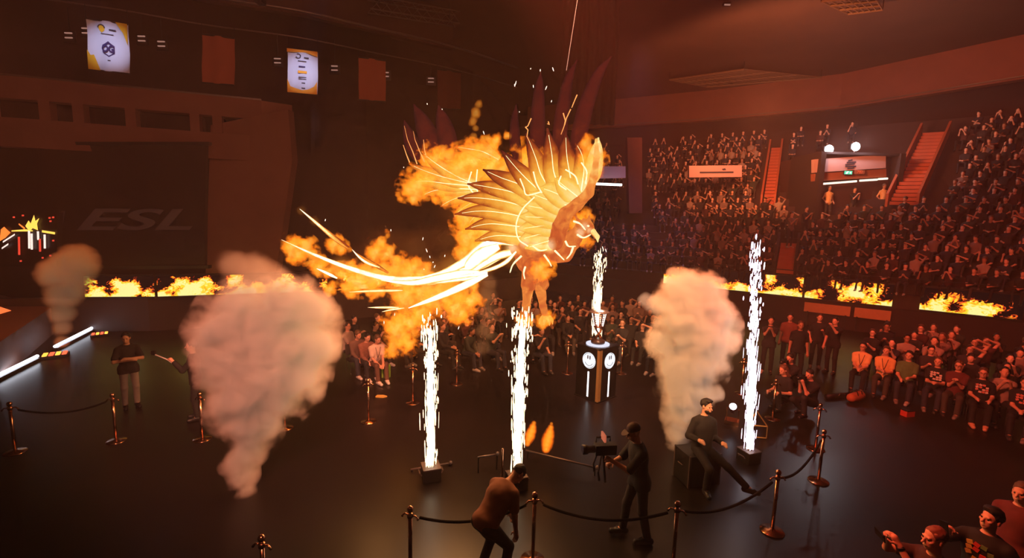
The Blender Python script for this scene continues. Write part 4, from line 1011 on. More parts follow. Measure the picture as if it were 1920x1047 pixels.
# ------------------------------------------------------------------ the people who can be told apart
M_blk = shirt_mat('black', (24, 20, 22)); M_blk2 = mat('black_trousers', srgb(22, 20, 22), .85, 0, .2, 8); M_blks = mat('black_shoes', srgb(20, 18, 18), .5)
M_wts = mat('white_shoes', srgb(205, 190, 184), .6); M_grt = mat('light_grey_trousers', srgb(150, 140, 134), .85, 0, .15, 8)
M_dkh = mat('dark_hair', srgb(26, 18, 16), .6, 0, .3, 40)
SK1 = mat('warm_skin', srgb(208, 150, 122), .55, 0, .06, 8)
# bending man
J = skeleton(lean=(46, 0, 8), head=(25, 0, -10), hands=[(.10, -.60, .22), (.16, -.50, .05)], poles=[(.4, .8, -.2), (.5, .7, -.3)], feet=[(.15, .05, .085), (.15, -.1, .085)], pelvis=(0, .08, .86))
o = figure('person', J, shirt_mat('rust', (150, 92, 66)), M_blk2, None, .010, True, ('relaxed', 'relaxed'), .7, SK1, M_blks, cap=None, build=1.12)
V, F = hair_mesh(J, .009, 'crop'); link('hair', make_mesh('hair', V, F, True, [M_dkh]), o)
p = atd(920, 1025, 5.38); place(o, 0, 0, 128, label='man in a rust-coloured T-shirt bending down before the central spark jet', p=p)
# cameraman with a rig
J = skeleton(lean=(8, 0, 0), head=(12, 0, 0), hands=[(.06, -.40, .36), (.10, -.36, .24)], poles=[(.7, .3, -.7), (.7, .3, -.7)], feet=[(.12, .12, .085), (.13, -.16, .085)])
o = figure('person', J, M_blk, mat('charcoal_trousers', srgb(40, 34, 34), .85), None, .010, True, ('grip', 'grip'), .9, SK1, M_blks, cap=mat('red_black_cap', srgb(60, 22, 20), .7))
pc = at(1192, 1012); place(o, 0, 0, -82, label='cameraman in black with a shoulder rig beside the plinth reflection', p=pc)
cmx = Matrix.Rotation(math.radians(-82), 4, 'Z'); q = pc + cmx.to_3x3() @ Vector((.0, -.56, 1.42))
r = empty('video_camera', q, math.radians(-82))
MB().box((0, .02, 0), (.12, .30, .14)).build('body', M_black, r)
MB().tube([(0, -.12, .0), (0, -.22, 0), (0, -.24, 0), (0, -.30, 0)], [.05, .05, .065, .07], 14).build('lens', M_black, r, True)
MB().tube([(0, -.30, 0), (0, -.305, 0)], .055, 14).build('front_glass', mat('lens_glass', srgb(60, 70, 110), .05), r)
MB().tube([(-.04, .1, .09), (-.04, .1, .15), (-.04, -.1, .15), (-.04, -.1, .08)], .014, 6).build('top_handle', M_black, r)
MB().box((.03, -.02, .19), (.15, .025, .10)).build('monitor', mat('monitor_glow', srgb(40, 20, 16), .3, 0, .1, 5, (.9, .2, .1), .5), r)
for s in (-1, 1): MB().tube([(s * .07, -.05, -.07), (s * .11, -.1, -.28), (s * .11, -.08, -.40)], [.012, .012, .018], 7).build('rig_grip', M_steel, r)
MB().tube([(0, .0, -.07), (0, .05, -.5)], .018, 8).build('rig_post', M_steel, r)
tag(r, 'black video camera on a rig held by the cameraman in black', 'camera')
# lounging man on a flight case
J = skeleton(sit=True, lean=(-8, 6, 0), head=(6, 0, 20), hands=[(.20, -.26, .14), (.22, -.20, .16)], pelvis=(0, 0, .70), feet=[(.62, -.62, .085), (.10, -.32, .085)])
o = figure('person', J, shirt_mat('black_jacket', (30, 26, 28)), M_blk2, 'thick', .011, False, sleeve=1.9, skin=SK1, shoes=M_blks, hairmat=M_dkh, beard=True, build=1.1)
pp = atd(1312, 885, 7.75); place(o, 0, 0, 14, label='bearded man all in black lounging with one leg stretched out', p=pp)
r = empty('flight_case', (pp.x - .02, pp.y + .10, 0), math.radians(14)); MB().box((0, 0, .30), (.62, .46, .56)).build('body', M_black, r)
for s in (-1, 1):
    for t in (-1, 1): MB().box((s * .30, t * .22, .30), (.03, .03, .58)).build('corner_edge', M_steel, r)
for s in (-1, 1): MB().tube([(s * .31, -.06, .34), (s * .34, -.06, .36), (s * .34, .06, .36), (s * .31, .06, .34)], .01, 6).build('handle', M_steel, r)
tag(r, 'black flight case under the lounging man', 'case')
# standing man, arms crossed
J = skeleton(lean=(4, 0, 0), head=(6, 0, -18), hands=[(-.02, -.25, .27), (.02, -.22, .23)], poles=[(.9, -.2, -.5), (.9, -.2, -.5)])
o = figure('person', J, shirt_mat('black_tee', (26, 22, 24)), M_grt, 'short', .011, False, ('relaxed', 'relaxed'), .75, SK1, M_blks, hairmat=M_dkh, headset=True)
place(o, 247, 764, 48, label='standing man with crossed arms and pale grey trousers by the light bars')
# man half hidden by the smoke, holding a white camera stick
J = skeleton(lean=(3, 0, 0), head=(0, 0, 0), hands=[(.08, -.34, .42), (.22, -.05, -.1)])
o = figure('person', J, shirt_mat('black_hoodie', (22, 20, 22)), M_blk2, 'short', .013, False, ('grip', 'relaxed'), 1.9, SK1, M_blks, hairmat=M_dkh)
p = at(372, 786); place(o, 0, 0, -60, label='man in black holding a white camera stick, half hidden by smoke', p=p)
q = Vector((p.x, p.y, 0)) + RZ(-60) @ J['wr0']; r = empty('camera_stick', q); MB().tube([(.06, 0, -.08), (-.12, -.02, .06), (-.34, -.04, .16)], .014, 7).build('stick', mat('white_plastic', srgb(210, 200, 196), .4), r, True); MB().box((-.37, -.04, .20), (.07, .05, .09)).build('camera_body', M_black, r); MB().tube([(-.40, -.04, .20), (-.43, -.04, .20)], .02, 10).build('lens', M_steel, r)
tag(r, 'white camera stick held by the man at the edge of the smoke', 'camera')
# seated trio with white shoes
M_plaid = mat('plaid_shirt', srgb(130, 84, 70), .85, 0, .6, 30)
def chair_at(x, y, yaw, lb, grp='floor seats'):
    o = ch0 if not ch0.get('label') else copy_tree(ch0); o.location = (x, y, 0); o.rotation_euler = (0, 0, math.radians(yaw)); tag(o, lb, 'chair', grp); return o
M_seat = mat('black_chair_fabric', srgb(26, 22, 24), .8)
ch0 = empty('folding_chair')
MB().box((0, .06, .40), (.42, .42, .045)).build('seat', M_seat, ch0)
MB().box((0, .27, .66), (.42, .035, .30), RX(-8)).build('backrest', M_seat, ch0)
for s in (-1, 1):
    MB().tube([(s * .19, -.12, 0), (s * .19, -.1, .39)], .012, 6).build('leg', M_black, ch0); MB().tube([(s * .19, .27, 0), (s * .19, .24, .45), (s * .19, .29, .80)], .012, 6).build('leg', M_black, ch0)
note(ch0)
for k, (x, y, Y, sm, tr_, lb, hd, ha) in enumerate(((668, 690, 13.0, shirt_mat('grey_brown', (96, 70, 62)), M_trou, 'seated man in a grey-brown top, first of the white-shoed trio', 8, 'short'), (685, 691, 12.8, M_plaid, M_trou, 'seated man in a plaid shirt, middle of the white-shoed trio', 4, 'thick'), (704, 692, 12.6, shirt_mat('offwhite', (214, 186, 168)), mat('tan_trousers', srgb(90, 60, 48), .85), 'seated man in an off-white top with a lanyard, last of the trio', 0, 'short'))):
    J = skeleton(sit=True, lean=(14, 0, 0), head=(4, 0, 10 + hd), hands=[(.05, -.40, .12), (.06, -.36, .10)])
    o = figure('person', J, sm, tr_, ha, .014, sleeve=1.8 if k < 2 else .7, shoes=M_wts, lanyard=M_black if k == 2 else None)
    p = atd(x, y, Y); place(o, 0, 0, 38, label=lb, group='seated trio', p=p); chair_at(p.x, p.y, 38, ['chair under the grey-brown man of the white-shoed trio', 'chair under the plaid-shirted man', 'chair under the off-white man of the trio'][k])
# photographers
M_cam = mat('camera_black', srgb(20, 18, 20), .4)
def photo_camera(p, yaw, lb):
    r = empty('photo_camera', p, math.radians(yaw)); MB().box((0, 0, 0), (.15, .07, .10)).build('body', M_cam, r); MB().box((0, 0, .065), (.06, .06, .035)).build('prism_hump', M_cam, r)
    MB().tube([(0, -.03, 0), (0, -.10, 0), (0, -.17, 0)], [.04, .038, .046], 12).build('lens', M_cam, r, True); tag(r, lb, 'camera', 'photographers\' cameras'); return r
eyeh = [(.045, -.27, .53), (.05, -.27, .52)]
for (x, y, Y, pel, yaw, ha, hands, sm, lb, cam_lb) in (
        (1484, 702, 11.7, .50, -62, 'short', eyeh, M_teer, 'crouching photographer raising a camera behind the long-haired woman', 'camera at the eye of the photographer behind the woman'),
        (1470, 752, 11.2, .34, -70, 'long', [(.16, -.30, .22), (.12, -.34, .2)], M_blk, 'long-haired woman in black crouching by the thin stanchion', None),
        (1519, 765, 10.9, .34, -72, 'crop', eyeh, M_blk, 'crouching photographer in black aiming a camera at the jet', 'camera with a long lens aimed at the jet by the crouching photographer')):
    J = skeleton(sit=True, lean=(10, 0, 0), head=(4, 0, 0), hands=hands, pelvis=(0, 0, pel), feet=[(.14, -.34, .085), (.12, -.12, .085)])
    o = figure('person', J, sm, M_blk2, ha, .013, hs=('grip', 'grip'), skin=SK1, shoes=M_blks, hairmat=mat('brown_hair', srgb(96, 58, 38), .6) if ha == 'long' else M_dkh)
    p = atd(x, y, Y); place(o, 0, 0, yaw, label=lb, p=p, group='photographers by the jet')
    if cam_lb:
        q = Vector((p.x, p.y, 0)) + RZ(yaw) @ (J['hd'] + J['H'] @ Vector((0, -.21, -.01))); photo_camera(q, yaw, cam_lb)
# standing group past the jet
for k, (x, y, yaw, hands, sm, lb) in enumerate(((1436, 700, -30, [(.05, -.40, .50)] * 2, M_blk, 'standing man filming right beside the tallest jet'), (1472, 690, -35, None, shirt_mat('brown', (112, 58, 44)), 'standing man in brown, second of the group past the jet'),
        (1490, 712, -20, None, M_blk, 'standing man in a printed black tee past the jet'), (1526, 690, -25, [(.1, -.2, .3), (.2, -.1, 0)], M_blk, 'standing man with hand to chest past the jet'), (1556, 700, -60, [(.12, -.42, .62), (.24, -.06, -.1)], M_blk, 'standing man pointing upward with a stretched arm'))):
    J = skeleton(hands=hands, head=(0, 0, 0), lean=(3, 0, 0)); o = figure('person', J, sm, M_blk2, ('short', 'thick', 'crop')[k % 3], .015)
    place(o, x, y, yaw, label=lb, group='standing group past the jet', hgt=1.0)
# front row on the near side
def tee_print(colors):
    def fn(J, root):
        f, T = J['f'], J['T']; k = 0
        for j in range(4):
            for i in range(4):
                if (i * 7 + j * 5) % 6 == 0: continue
                c = f(((i - 1.5) * .058, -.138 - .006 * (i in (1, 2)), .26 + j * .055)); k += 1
                MB().box(c, (.05, .012, .042), T @ RY((i * 37 + j * 53) % 50 - 25)).build('tee_print', colors[k % len(colors)], root)
    return fn
PR_P = [mat('print_pink', srgb(206, 120, 104), .7), mat('print_white', srgb(220, 196, 186), .7)]
PR_G = [mat('print_green', srgb(96, 120, 60), .7), mat('print_yellow', srgb(186, 160, 70), .7), mat('print_red', srgb(190, 50, 40), .7)]
front = [(1612, 700, 12.9, shirt_mat('cream', (226, 176, 120)), 'short', 'seated man in a cream tee with a lanyard, first of the near row', [(.04, -.34, .12)] * 2, dict(lanyard=M_black, glasses=True), -42),
         (1656, 706, 12.5, shirt_mat('yellow_cream', (222, 164, 102)), 'thick', 'seated man in a yellowish tee with a lanyard, second of the near row', [(.06, -.30, .14), (.02, -.36, .2)], dict(lanyard=M_black), -44),
         (1698, 716, 12.1, shirt_mat('green', (84, 110, 68)), 'short', 'seated man in a green polo, third of the near row', [(.08, -.34, .16), (.1, -.3, .1)], dict(), -44),
         (1752, 728, 11.6, M_blk, 'crop', 'seated man in a white-printed black tee, right after the green polo', [(.05, -.34, .2)] * 2, dict(graphic=tee_print([PR_P[1]])), -46),
         (1790, 738, 11.3, shirt_mat('maroon', (90, 36, 34)), 'short', 'seated man in a maroon top clapping, before the pink-printed tee', [(.02, -.30, .34)] * 2, dict(glasses=True), -48),
         (1832, 776, 10.75, M_blk, 'short', 'seated man in a black tee with a large pink print and pale shoes', [(.14, -.30, .12), (.1, -.34, .14)], dict(graphic=tee_print(PR_P), shoes=mat('tan_shoes', srgb(206, 150, 116), .6), glasses=True), -40),
         (1908, 806, 10.1, M_blk, 'thick', 'seated man in a dark tee with folded hands at the picture edge', [(.04, -.32, .12)] * 2, dict(graphic=tee_print([PR_P[0]])), -48)]
for k, (x, y, Y, sm, ha, lb, hd, kw, yaw) in enumerate(front):
    J = skeleton(sit=True, lean=(-3, 0, 0), head=(2, 0, -8), hands=hd); o = figure('person', J, sm, M_trou, ha, .012, skin=SK1, **kw)
    p = atd(x, y, Y); place(o, 0, 0, yaw, label=lb, p=p, group='near front row'); chair_at(p.x, p.y, yaw, 'chair under the ' + lb.split(',')[0].split(' with ')[0].split(' at ')[0].replace('seated man in ', 'man seated in '))
# the three at the bottom corner
def phone_at(q, yaw, lb, tilt=12):
    r = empty('phone', q, math.radians(yaw)); r.rotation_euler = (math.radians(tilt), 0, math.radians(yaw))
    MB().box((0, 0, 0), (.155, .009, .075)).build('case', M_cam, r); MB().box((0, .0055, 0), (.147, .002, .069)).build('screen', mat('phone_screen', srgb(40, 24, 24), .15, 0, .1, 4, (.5, .2, .16), .25), r)
    MB().box((.055, -.006, .02), (.026, .004, .026)).build('lens_bump', M_black, r); tag(r, lb, 'phone', 'phones held up'); return r
J = skeleton(lean=(4, 0, 0), head=(-2, 0, 6), hands=[(.085, -.36, .66), (.085, -.36, .63)], poles=[(.6, .2, -.9)] * 2)
o = figure('person', J, shirt_mat('dark_red', (60, 26, 26)), M_blk2, None, .008, True, ('relaxed', 'relaxed'), .6, SK1)
V, F = hair_mesh(J, .008, 'crop'); link('hair', make_mesh('hair', V, F, True, [mat('cropped_hair', srgb(120, 64, 50), .7, 0, .2, 60)]), o)
b = MB(); e0, w0 = J['el0'], J['wr0']; b.tube([e0.lerp(w0, .86), e0.lerp(w0, .96)], .034, 12); b.build('wristband', M_black, o, True)
p = atd(1762, 1012, 4.25); YW = -98; place(o, 0, 0, YW, label='crop-haired man filming with a phone held in both hands, bottom corner', p=p)
o.location.z = atd(1757, 1012, 4.25).z - 1.66
phz = o.location.z
q = Vector((p.x, p.y, phz)) + RZ(YW) @ ((J['wr0'] + J['wr1']) / 2 + Vector((0, -.13, .06))); phone_at(q, YW, 'phone held in both hands by the crop-haired man')
J = skeleton(lean=(0, 0, 0), head=(-8, 0, -22), hands=[(.20, -.05, .0), (.20, -.40, .56)], poles=[(.6, .3, -.9)] * 2)
o = figure('person', J, M_blk, M_blk2, 'thick', .008, True, ('relaxed', 'grip'), .7, SK1, hairmat=M_dkh, graphic=tee_print(PR_G), build=1.08)
p = atd(1856, 975, 4.7); place(o, 0, 0, -62, label='dark-haired man in a green-red printed tee at the bottom corner', p=p); o.location.z = p.z - 1.66
q = Vector((p.x, p.y, o.location.z)) + RZ(-62) @ (J['wr1'] + Vector((0, -.1, .06))); r = phone_at(q, -62, 'phone raised in one hand by the man in the green-red printed tee'); r.rotation_euler[1] = 1.4
J = skeleton(lean=(0, 0, 0), head=(0, 0, 0)); o = figure('person', J, shirt_mat('crimson', (96, 30, 28)), M_blk2, 'short', .011, True, skin=SK1)
p = atd(1916, 925, 5.3); place(o, 0, 0, -70, label='red-lit person cut off by the picture edge above the green-red printed tee', p=p); o.location.z = p.z - 1.66

# ------------------------------------------------------------------ seated floor audience (each one a person with clothes as parts)
protos = []
pose_list = [dict(hands=[(.05, -.36, .14)] * 2), dict(hands=[(.03, -.30, .32)] * 2, head=(-6, 0, 10)), dict(hands=[(.06, -.40, .52)] * 2, head=(-8, 0, 0)), dict(hands=[(-.04, -.24, .26)] * 2, head=(0, 0, -14)),
             dict(hands=[(.16, -.34, .1), (.1, -.3, .5)], lean=(8, 0, 0)), dict(hands=[(.12, -.12, .78), (.06, -.34, .14)], head=(-10, 0, 4)), dict(hands=[(.05, -.38, .12)] * 2, lean=(16, 0, 6))]
for k, ps in enumerate(pose_list):
    J = skeleton(sit=True, **ps); f = figure('person', J, M_teer, M_trou, ('short', 'thick', 'long', 'crop')[k % 4], .017, sleeve=.65 if k % 3 else 1.8, build=1 + .06 * (k % 3), glasses=k in (1, 5))
    f.location = (0, -30, 0); protos.append(note(f))
used = set(); seatlog = []
def sit_person(k, x, y, yaw, lb, grp):
    if k in used: o = copy_tree(protos[k])
    else: o = protos[k]; used.add(k)
    o.location = (x, y, 0); o.rotation_euler = (0, 0, math.radians(yaw)); s = random.uniform(.95, 1.05); o.scale = (s, s, s); tag(o, lb, 'person', grp); return o
taken = []
def free(x, y, d=.45):
    for a, b in taken:
        if abs(a - x) < d and abs(b - y) < d: return False
    return True
def px_of(p):
    d = Vector(p) - CAM; z = d.dot(_fw); return CX + FPX * d.dot(_rt) / z, CY - FPX * d.dot(_up) / z
for o in list(bpy.data.objects):
    if o.get('category') in ('person', 'plinth', 'spark jet', 'stanchion', 'spark machine', 'case') and o.parent is None and o not in protos: taken.append((o.location.x, o.location.y))
# block under the tail and behind the jets: curved rows looking at the plinth
rows = [13.9, 14.9, 15.9, 16.9, 17.9, 18.9, 19.9, 20.9]; cnt = 0
for ri, Y in enumerate(rows):
    x = -4.9 - ri * .15
    while x < 5.2 + ri * .12:
        xx = x + random.uniform(-.05, .05); yy = Y + random.uniform(-.08, .08) - .02 * (xx - 1) ** 2 * (1 if ri > 2 else .2); x += .72
        if abs(xx - 2.15) < .75 and ri < 2: continue
        if -.35 < xx < .25 or random.random() < .10: continue               # centre aisle, empty seats
        if yy > 17.2 + abs(min(0, xx + 3)) * -.8 and xx < -4.4: continue
        if yy > 20.4: continue
        if not free(xx, yy, .4): continue
        pxx, pyy = px_of((xx, yy, 1.0))
        yaw = math.degrees(math.atan2(xx - 2.0, yy - 11.5)) * -1 + random.uniform(-9, 9)
        k = random.choice((0, 1, 2, 3, 4, 5, 6, 2, 1))
        pos = sum(1 for q in seatlog if q[0] == ri) + 1; seatlog.append((ri, pos))
        what = ['spectator with hands in lap', 'clapping spectator', 'spectator filming two-handed', 'spectator with folded arms', 'spectator resting one hand', 'spectator raising one arm', 'spectator leaning forward'][k]
        side = 'under the burning tail' if pxx < 820 else ('between the front jets' if pxx < 960 else ('behind the trophy plinth' if pxx < 1230 else 'behind the pale smoke'))
        sit_person(k, xx, yy, yaw, '%s %s, %s row, %s seat' % (what, side, nth(ri + 1), nth(pos)), 'floor audience behind the plinth'); taken.append((xx, yy)); cnt += 1
# block behind the near front row
d = (Vector((10.9, 10.1, 0)) - Vector((9.4, 12.9, 0))); dn = Vector((math.cos(math.radians(38)), math.sin(math.radians(38)), 0))
for ri in range(6):
    for ci in range(-3, 10):
        b = Vector((9.35, 12.9, 0)) + Vector((.54, -.86, 0)).normalized() * (ci * .78) + dn * (1.0 * (ri + 1)) + Vector((random.uniform(-.1, .1), random.uniform(-.1, .1), 0))
        if ci < 1 and ri < 2 or ci < 0: continue
        if not free(b.x, b.y, .42) or random.random() < .06: continue
        pxx, pyy = px_of((b.x, b.y, 1.0))
        if pxx > 1960 or pxx < 1570 or b.y < 7: continue
        if rl(.5).y - (b.x - rl(.5).x) * .7 - b.y < .9: continue
        k = random.choice((0, 1, 2, 3, 4, 5, 2, 2)); what = ['spectator with hands in lap', 'clapping spectator', 'spectator filming two-handed', 'spectator with folded arms', 'spectator resting one hand', 'spectator raising one arm', 'spectator leaning forward'][k]
        sit_person(k, b.x, b.y, -46 + random.uniform(-14, 14), '%s on the near-side floor, %s row, %s seat' % (what, nth(ri + 2), nth(ci + 1)), 'floor audience below the right-hand ribbon'); taken.append((b.x, b.y)); cnt += 1
for k, pr in enumerate(protos):
    if k not in used: 
        for ch in list(pr.children): bpy.data.objects.remove(ch)
        bpy.data.objects.remove(pr)
print('floor audience', cnt)

# ------------------------------------------------------------------ spectators in the stand
cm = [crowd_mesh('spectator', skeleton(sit=True, **ps)) for ps in pose_list[:6]] + [crowd_mesh('spectator', skeleton(hands=[(.06, -.3, .4)] * 2))]
spots = []
blocked = [(.455, .535, .36, .62), (.335 - .05, .335 + .035, .36, .9), (.497, .53, .36, .84), (.455, .495, .0, .2)]
for r in range(ROWS - 3):
    v = (r + .35) / ROWS; n = int((stand(1, v) - stand(0, v)).length / .66)
    for i in range(n):
        u = (i + .5 + random.uniform(-.1, .1)) / n; p = stand(u, v); z = stand(0, r / ROWS).z
        px_, py_ = px_of((p.x, p.y, z + .9))
        if px_ > 1960 or px_ < 1075: continue
        if any(a < u < b and c < v < d_ for a, b, c, d_ in blocked) or (1500 < px_ < 1690 and 262 < py_ < 392) or (1165 < px_ < 1216 and py_ < 420): continue
        if E0.x - .7 < p.x < E1.x + .7 and 23.6 < p.y < 28.2 and z > 3.2: continue
        if random.random() < .06 + (.25 if r > 14 else 0) + (.3 if px_ < 1290 else 0): continue
        spots.append((p.x, p.y, z, px_, py_, r))
spots.sort(key=lambda s: s[0] ** 2 + s[1] ** 2)
rowpos = {}; rest_V, rest_F, rest_M = [], [], []; nv = 0
for i, (x, y, z, px_, py_, r) in enumerate(spots):
    k = random.randrange(6); yaw = math.degrees(math.atan2(x - 2, y - 9)) * -1 + random.uniform(-15, 15)
    if i < 300:
        o = link('spectator', cm[k], None, (x, y, z), math.radians(yaw))
        rowpos[r] = rowpos.get(r, 0)
        place_n = 1 + sum(1 for q in spots[:300] if q[5] == r and q[3] < px_)
        tag(o, '%s, %s tier of the red stand, %s from the pillar' % (['spectator with hands in lap', 'clapping spectator', 'spectator filming two-handed', 'spectator with folded arms', 'spectator resting one hand', 'spectator raising one arm', 'spectator leaning forward'][k], nth(r + 1), nth(place_n)), 'person', 'spectators in the stand')
    else:
        me = cm[k]; n = len(me.vertices); co = np.empty(n * 3, np.float32); me.vertices.foreach_get('co', co); co = co.reshape(-1, 3)
        c, s = math.cos(math.radians(yaw)), math.sin(math.radians(yaw))
        rest_V.append(np.stack([co[:, 0] * c - co[:, 1] * s + x, co[:, 0] * s + co[:, 1] * c + y, co[:, 2] + z], 1))
        lv = np.empty(len(me.loops), np.int32); me.loops.foreach_get('vertex_index', lv); rest_F.append(lv.reshape(-1, 4) + nv); nv += n
        mi = np.empty(len(me.polygons), np.int32); me.polygons.foreach_get('material_index', mi); rest_M.append(mi)
print('stand', len(spots))
if rest_V:
    V = np.concatenate(rest_V); F = np.concatenate(rest_F); me = bpy.data.meshes.new('distant_crowd')
    me.vertices.add(len(V)); me.vertices.foreach_set('co', V.astype(np.float32).ravel()); me.loops.add(len(F) * 4); me.loops.foreach_set('vertex_index', F.ravel().astype(np.int32))
    me.polygons.add(len(F)); me.polygons.foreach_set('loop_start', np.arange(0, len(F) * 4, 4, dtype=np.int32)); me.polygons.foreach_set('material_index', np.concatenate(rest_M)); me.polygons.foreach_set('use_smooth', [True] * len(F))
    for m in cm[0].materials: me.materials.append(m)
    me.update(calc_edges=True); me.validate()
    o = link('distant_crowd', me); tag(o, 'dim red mass of spectators in the upper rows of the stand', 'crowd', None, 'stuff')
# people in the exit
for i, (x, y, yaw, lb, sm) in enumerate(((1553, 378, 0, 'pale figure standing in the exit, nearest the narrow aisle', 'cream'), (1655, 374, 0, 'pale figure standing in the exit, nearest the tall stairs', 'cream'), (1600, 380, 0, 'dark figure standing in the middle of the exit', None))):
    o = link('person', cm[6] if sm is None else crowd_mesh('standing_person', skeleton(hands=[(.2, -.1, .0)] * 2), .032, shirt_mat('cream', (226, 176, 120))), None)
    p = atd(x, y, 24.35); o.location = (p.x, p.y, p.z - 1.0); tag(o, lb, 'person', 'people in the exit')
# people on the short lower aisle
for i, (x, y, lb) in enumerate(((1546, 455, 'figure standing on the short lower aisle above the ribbon'), (1572, 440, 'lit figure climbing just above the short lower aisle'))):
    q = stand(.475 - i * .02, .14 + .03 * i); o = link('person', cm[6], None, q + Vector((0, 0, .35)), .2); tag(o, lb, 'person', 'people on the lower aisle')
# ------------------------------------------------------------------ billowing volumes (smoke and fire): soft puffs broken up by noise
def puff_material(name, puffs, dens, amp, fr, gain, scatter=None, fire=None, step=.5, aniso=0.0, thr=.0):
    """puffs: (centre, radius) in the object's own frame"""
    m = bpy.data.materials.new(name); m.use_nodes = True; nt = m.node_tree; L = nt.links; nt.nodes.remove(nt.nodes['Principled BSDF'])
    tc = N(nt, 'ShaderNodeTexCoord'); src = tc.outputs['Object']
    def ma(op, a, b=None, c=None):
        x = N(nt, 'ShaderNodeMath', operation=op)
        for i, v in enumerate((a, b, c)):
            if v is None: continue
            if isinstance(v, (int, float)): x.inputs[i].default_value = v
            else: L.new(v, x.inputs[i])
        return x.outputs[0]
    fld = None
    for c, r in puffs:
        d = N(nt, 'ShaderNodeVectorMath', operation='DISTANCE'); L.new(src, d.inputs[0]); d.inputs[1].default_value = c
        f = ma('MULTIPLY_ADD', d.outputs['Value'], -1.0 / r, 1.0)
        if fld is None: fld = f
        else:
            x = N(nt, 'ShaderNodeMath', operation='SMOOTH_MAX'); L.new(fld, x.inputs[0]); L.new(f, x.inputs[1]); x.inputs[2].default_value = .18; fld = x.outputs[0]
    no = N(nt, 'ShaderNodeTexNoise'); no.inputs['Scale'].default_value = fr; no.inputs['Detail'].default_value = 4.0; no.inputs['Roughness'].default_value = .56; no.inputs['Distortion'].default_value = .25
    L.new(src, no.inputs['Vector'])
    v = ma('ADD', fld, ma('MULTIPLY', ma('SUBTRACT', no.outputs[0], .5), amp))
    dn = N(nt, 'ShaderNodeMath', operation='MULTIPLY', use_clamp=True); s = ma('SUBTRACT', v, thr); L.new(s, dn.inputs[0]); dn.inputs[1].default_value = gain
    den = ma('MULTIPLY', dn.outputs[0], dens)
    if scatter:
        vs = N(nt, 'ShaderNodeVolumeScatter'); vs.inputs['Color'].default_value = (*scatter, 1); vs.inputs['Anisotropy'].default_value = aniso; L.new(den, vs.inputs['Density']); out = vs.outputs[0]
    else:
        cr = N(nt, 'ShaderNodeValToRGB'); set_ramp(cr, fire); L.new(v, cr.inputs[0])
        ee = N(nt, 'ShaderNodeEmission'); L.new(cr.outputs[0], ee.inputs[0]); L.new(den, ee.inputs[1])
        ab = N(nt, 'ShaderNodeVolumeAbsorption'); ab.inputs[0].default_value = (0, 0, 0, 1); L.new(ma('MULTIPLY', den, .6), ab.inputs[1])
        sm = N(nt, 'ShaderNodeAddShader'); L.new(ee.outputs[0], sm.inputs[0]); L.new(ab.outputs[0], sm.inputs[1]); out = sm.outputs[0]
    L.new(out, nt.nodes['Material Output'].inputs['Volume'])
    try: m.cycles.volume_step_rate = step
    except Exception: pass
    MATS[name] = m; return m
def puff_domain(puffs, grow, h):
    V, F = sdf_grid([E(c, r * grow) for c, r in puffs], h, .08); return V, F
def smoke(name, pix, Y, label, dens, col, base=None, amp=1.0, fr=2.2, gain=2.2, step=.35, aniso=0.0):
    org = at(*base) if base else atd(pix[0][0], pix[0][1], Y); 
    pf = []
    for q in pix:
        yy = q[3] if len(q) > 3 else Y; pf.append((atd(q[0], q[1], yy) - org, q[2] * yy / FPX * 1.3))
    V, F = puff_domain(pf, 1.12, max(.06, min(r for _, r in pf) / 2.5))
    m = puff_material(name + '_volume', pf, dens, amp, fr, gain, scatter=col, step=step, aniso=aniso)
    o = link(name, make_mesh(name, V, F, True, [m]), None, org); tag(o, label, 'smoke', 'smoke columns', 'stuff' if False else None); return o
# ------------------------------------------------------------------ the burning bird
def fire_mat(name, ramp, strength, scale=5.0, attr=True, dist=1.0, noise_mix=.5):
    """fire colour from a value stored along each piece plus noise"""
    m = bpy.data.materials.new(name); m.use_nodes = True; nt = m.node_tree; L = nt.links; nt.nodes.remove(nt.nodes['Principled BSDF'])
    tc = N(nt, 'ShaderNodeTexCoord'); no = N(nt, 'ShaderNodeTexNoise'); no.inputs['Scale'].default_value = scale; no.inputs['Detail'].default_value = 5; no.inputs['Distortion'].default_value = dist
    L.new(tc.outputs['Object'], no.inputs[0])
    mr = N(nt, 'ShaderNodeMapRange'); mr.inputs[1].default_value = .28; mr.inputs[2].default_value = .72; mr.inputs[3].default_value = -noise_mix; mr.inputs[4].default_value = noise_mix; mr.clamp = False
    L.new(no.outputs[0], mr.inputs[0])
    ad = N(nt, 'ShaderNodeMath', operation='ADD')
    if attr:
        at_ = N(nt, 'ShaderNodeAttribute'); at_.attribute_name = 'burn'; L.new(at_.outputs['Fac'], ad.inputs[0])
    else: ad.inputs[0].default_value = .5
    L.new(mr.outputs[0], ad.inputs[1])
    cr = N(nt, 'ShaderNodeValToRGB'); set_ramp(cr, ramp)
    L.new(ad.outputs[0], cr.inputs[0])
    em = N(nt, 'ShaderNodeEmission'); em.inputs[1].default_value = strength; L.new(cr.outputs[0], em.inputs[0])
    L.new(em.outputs[0], nt.nodes['Material Output'].inputs[0]); MATS[name] = m; return m
M_feat = fire_mat('ember_feather', [(0, (.030, .006, .006)), (.25, (.10, .012, .008)), (.45, (.42, .07, .012)), (.62, (.85, .30, .03)), (.8, (1, .58, .09)), (1, (1, .82, .35))], 1.0, 3, True, 1.0, .07)
M_tailf = fire_mat('white_hot_tail', [(0, (.35, .05, .01)), (.3, (1, .30, .03)), (.55, (1.2, .62, .14)), (.75, (1.6, 1.2, .6)), (1, (2.4, 2.1, 1.6))], 1.0, 5, True, 1.0, .10)
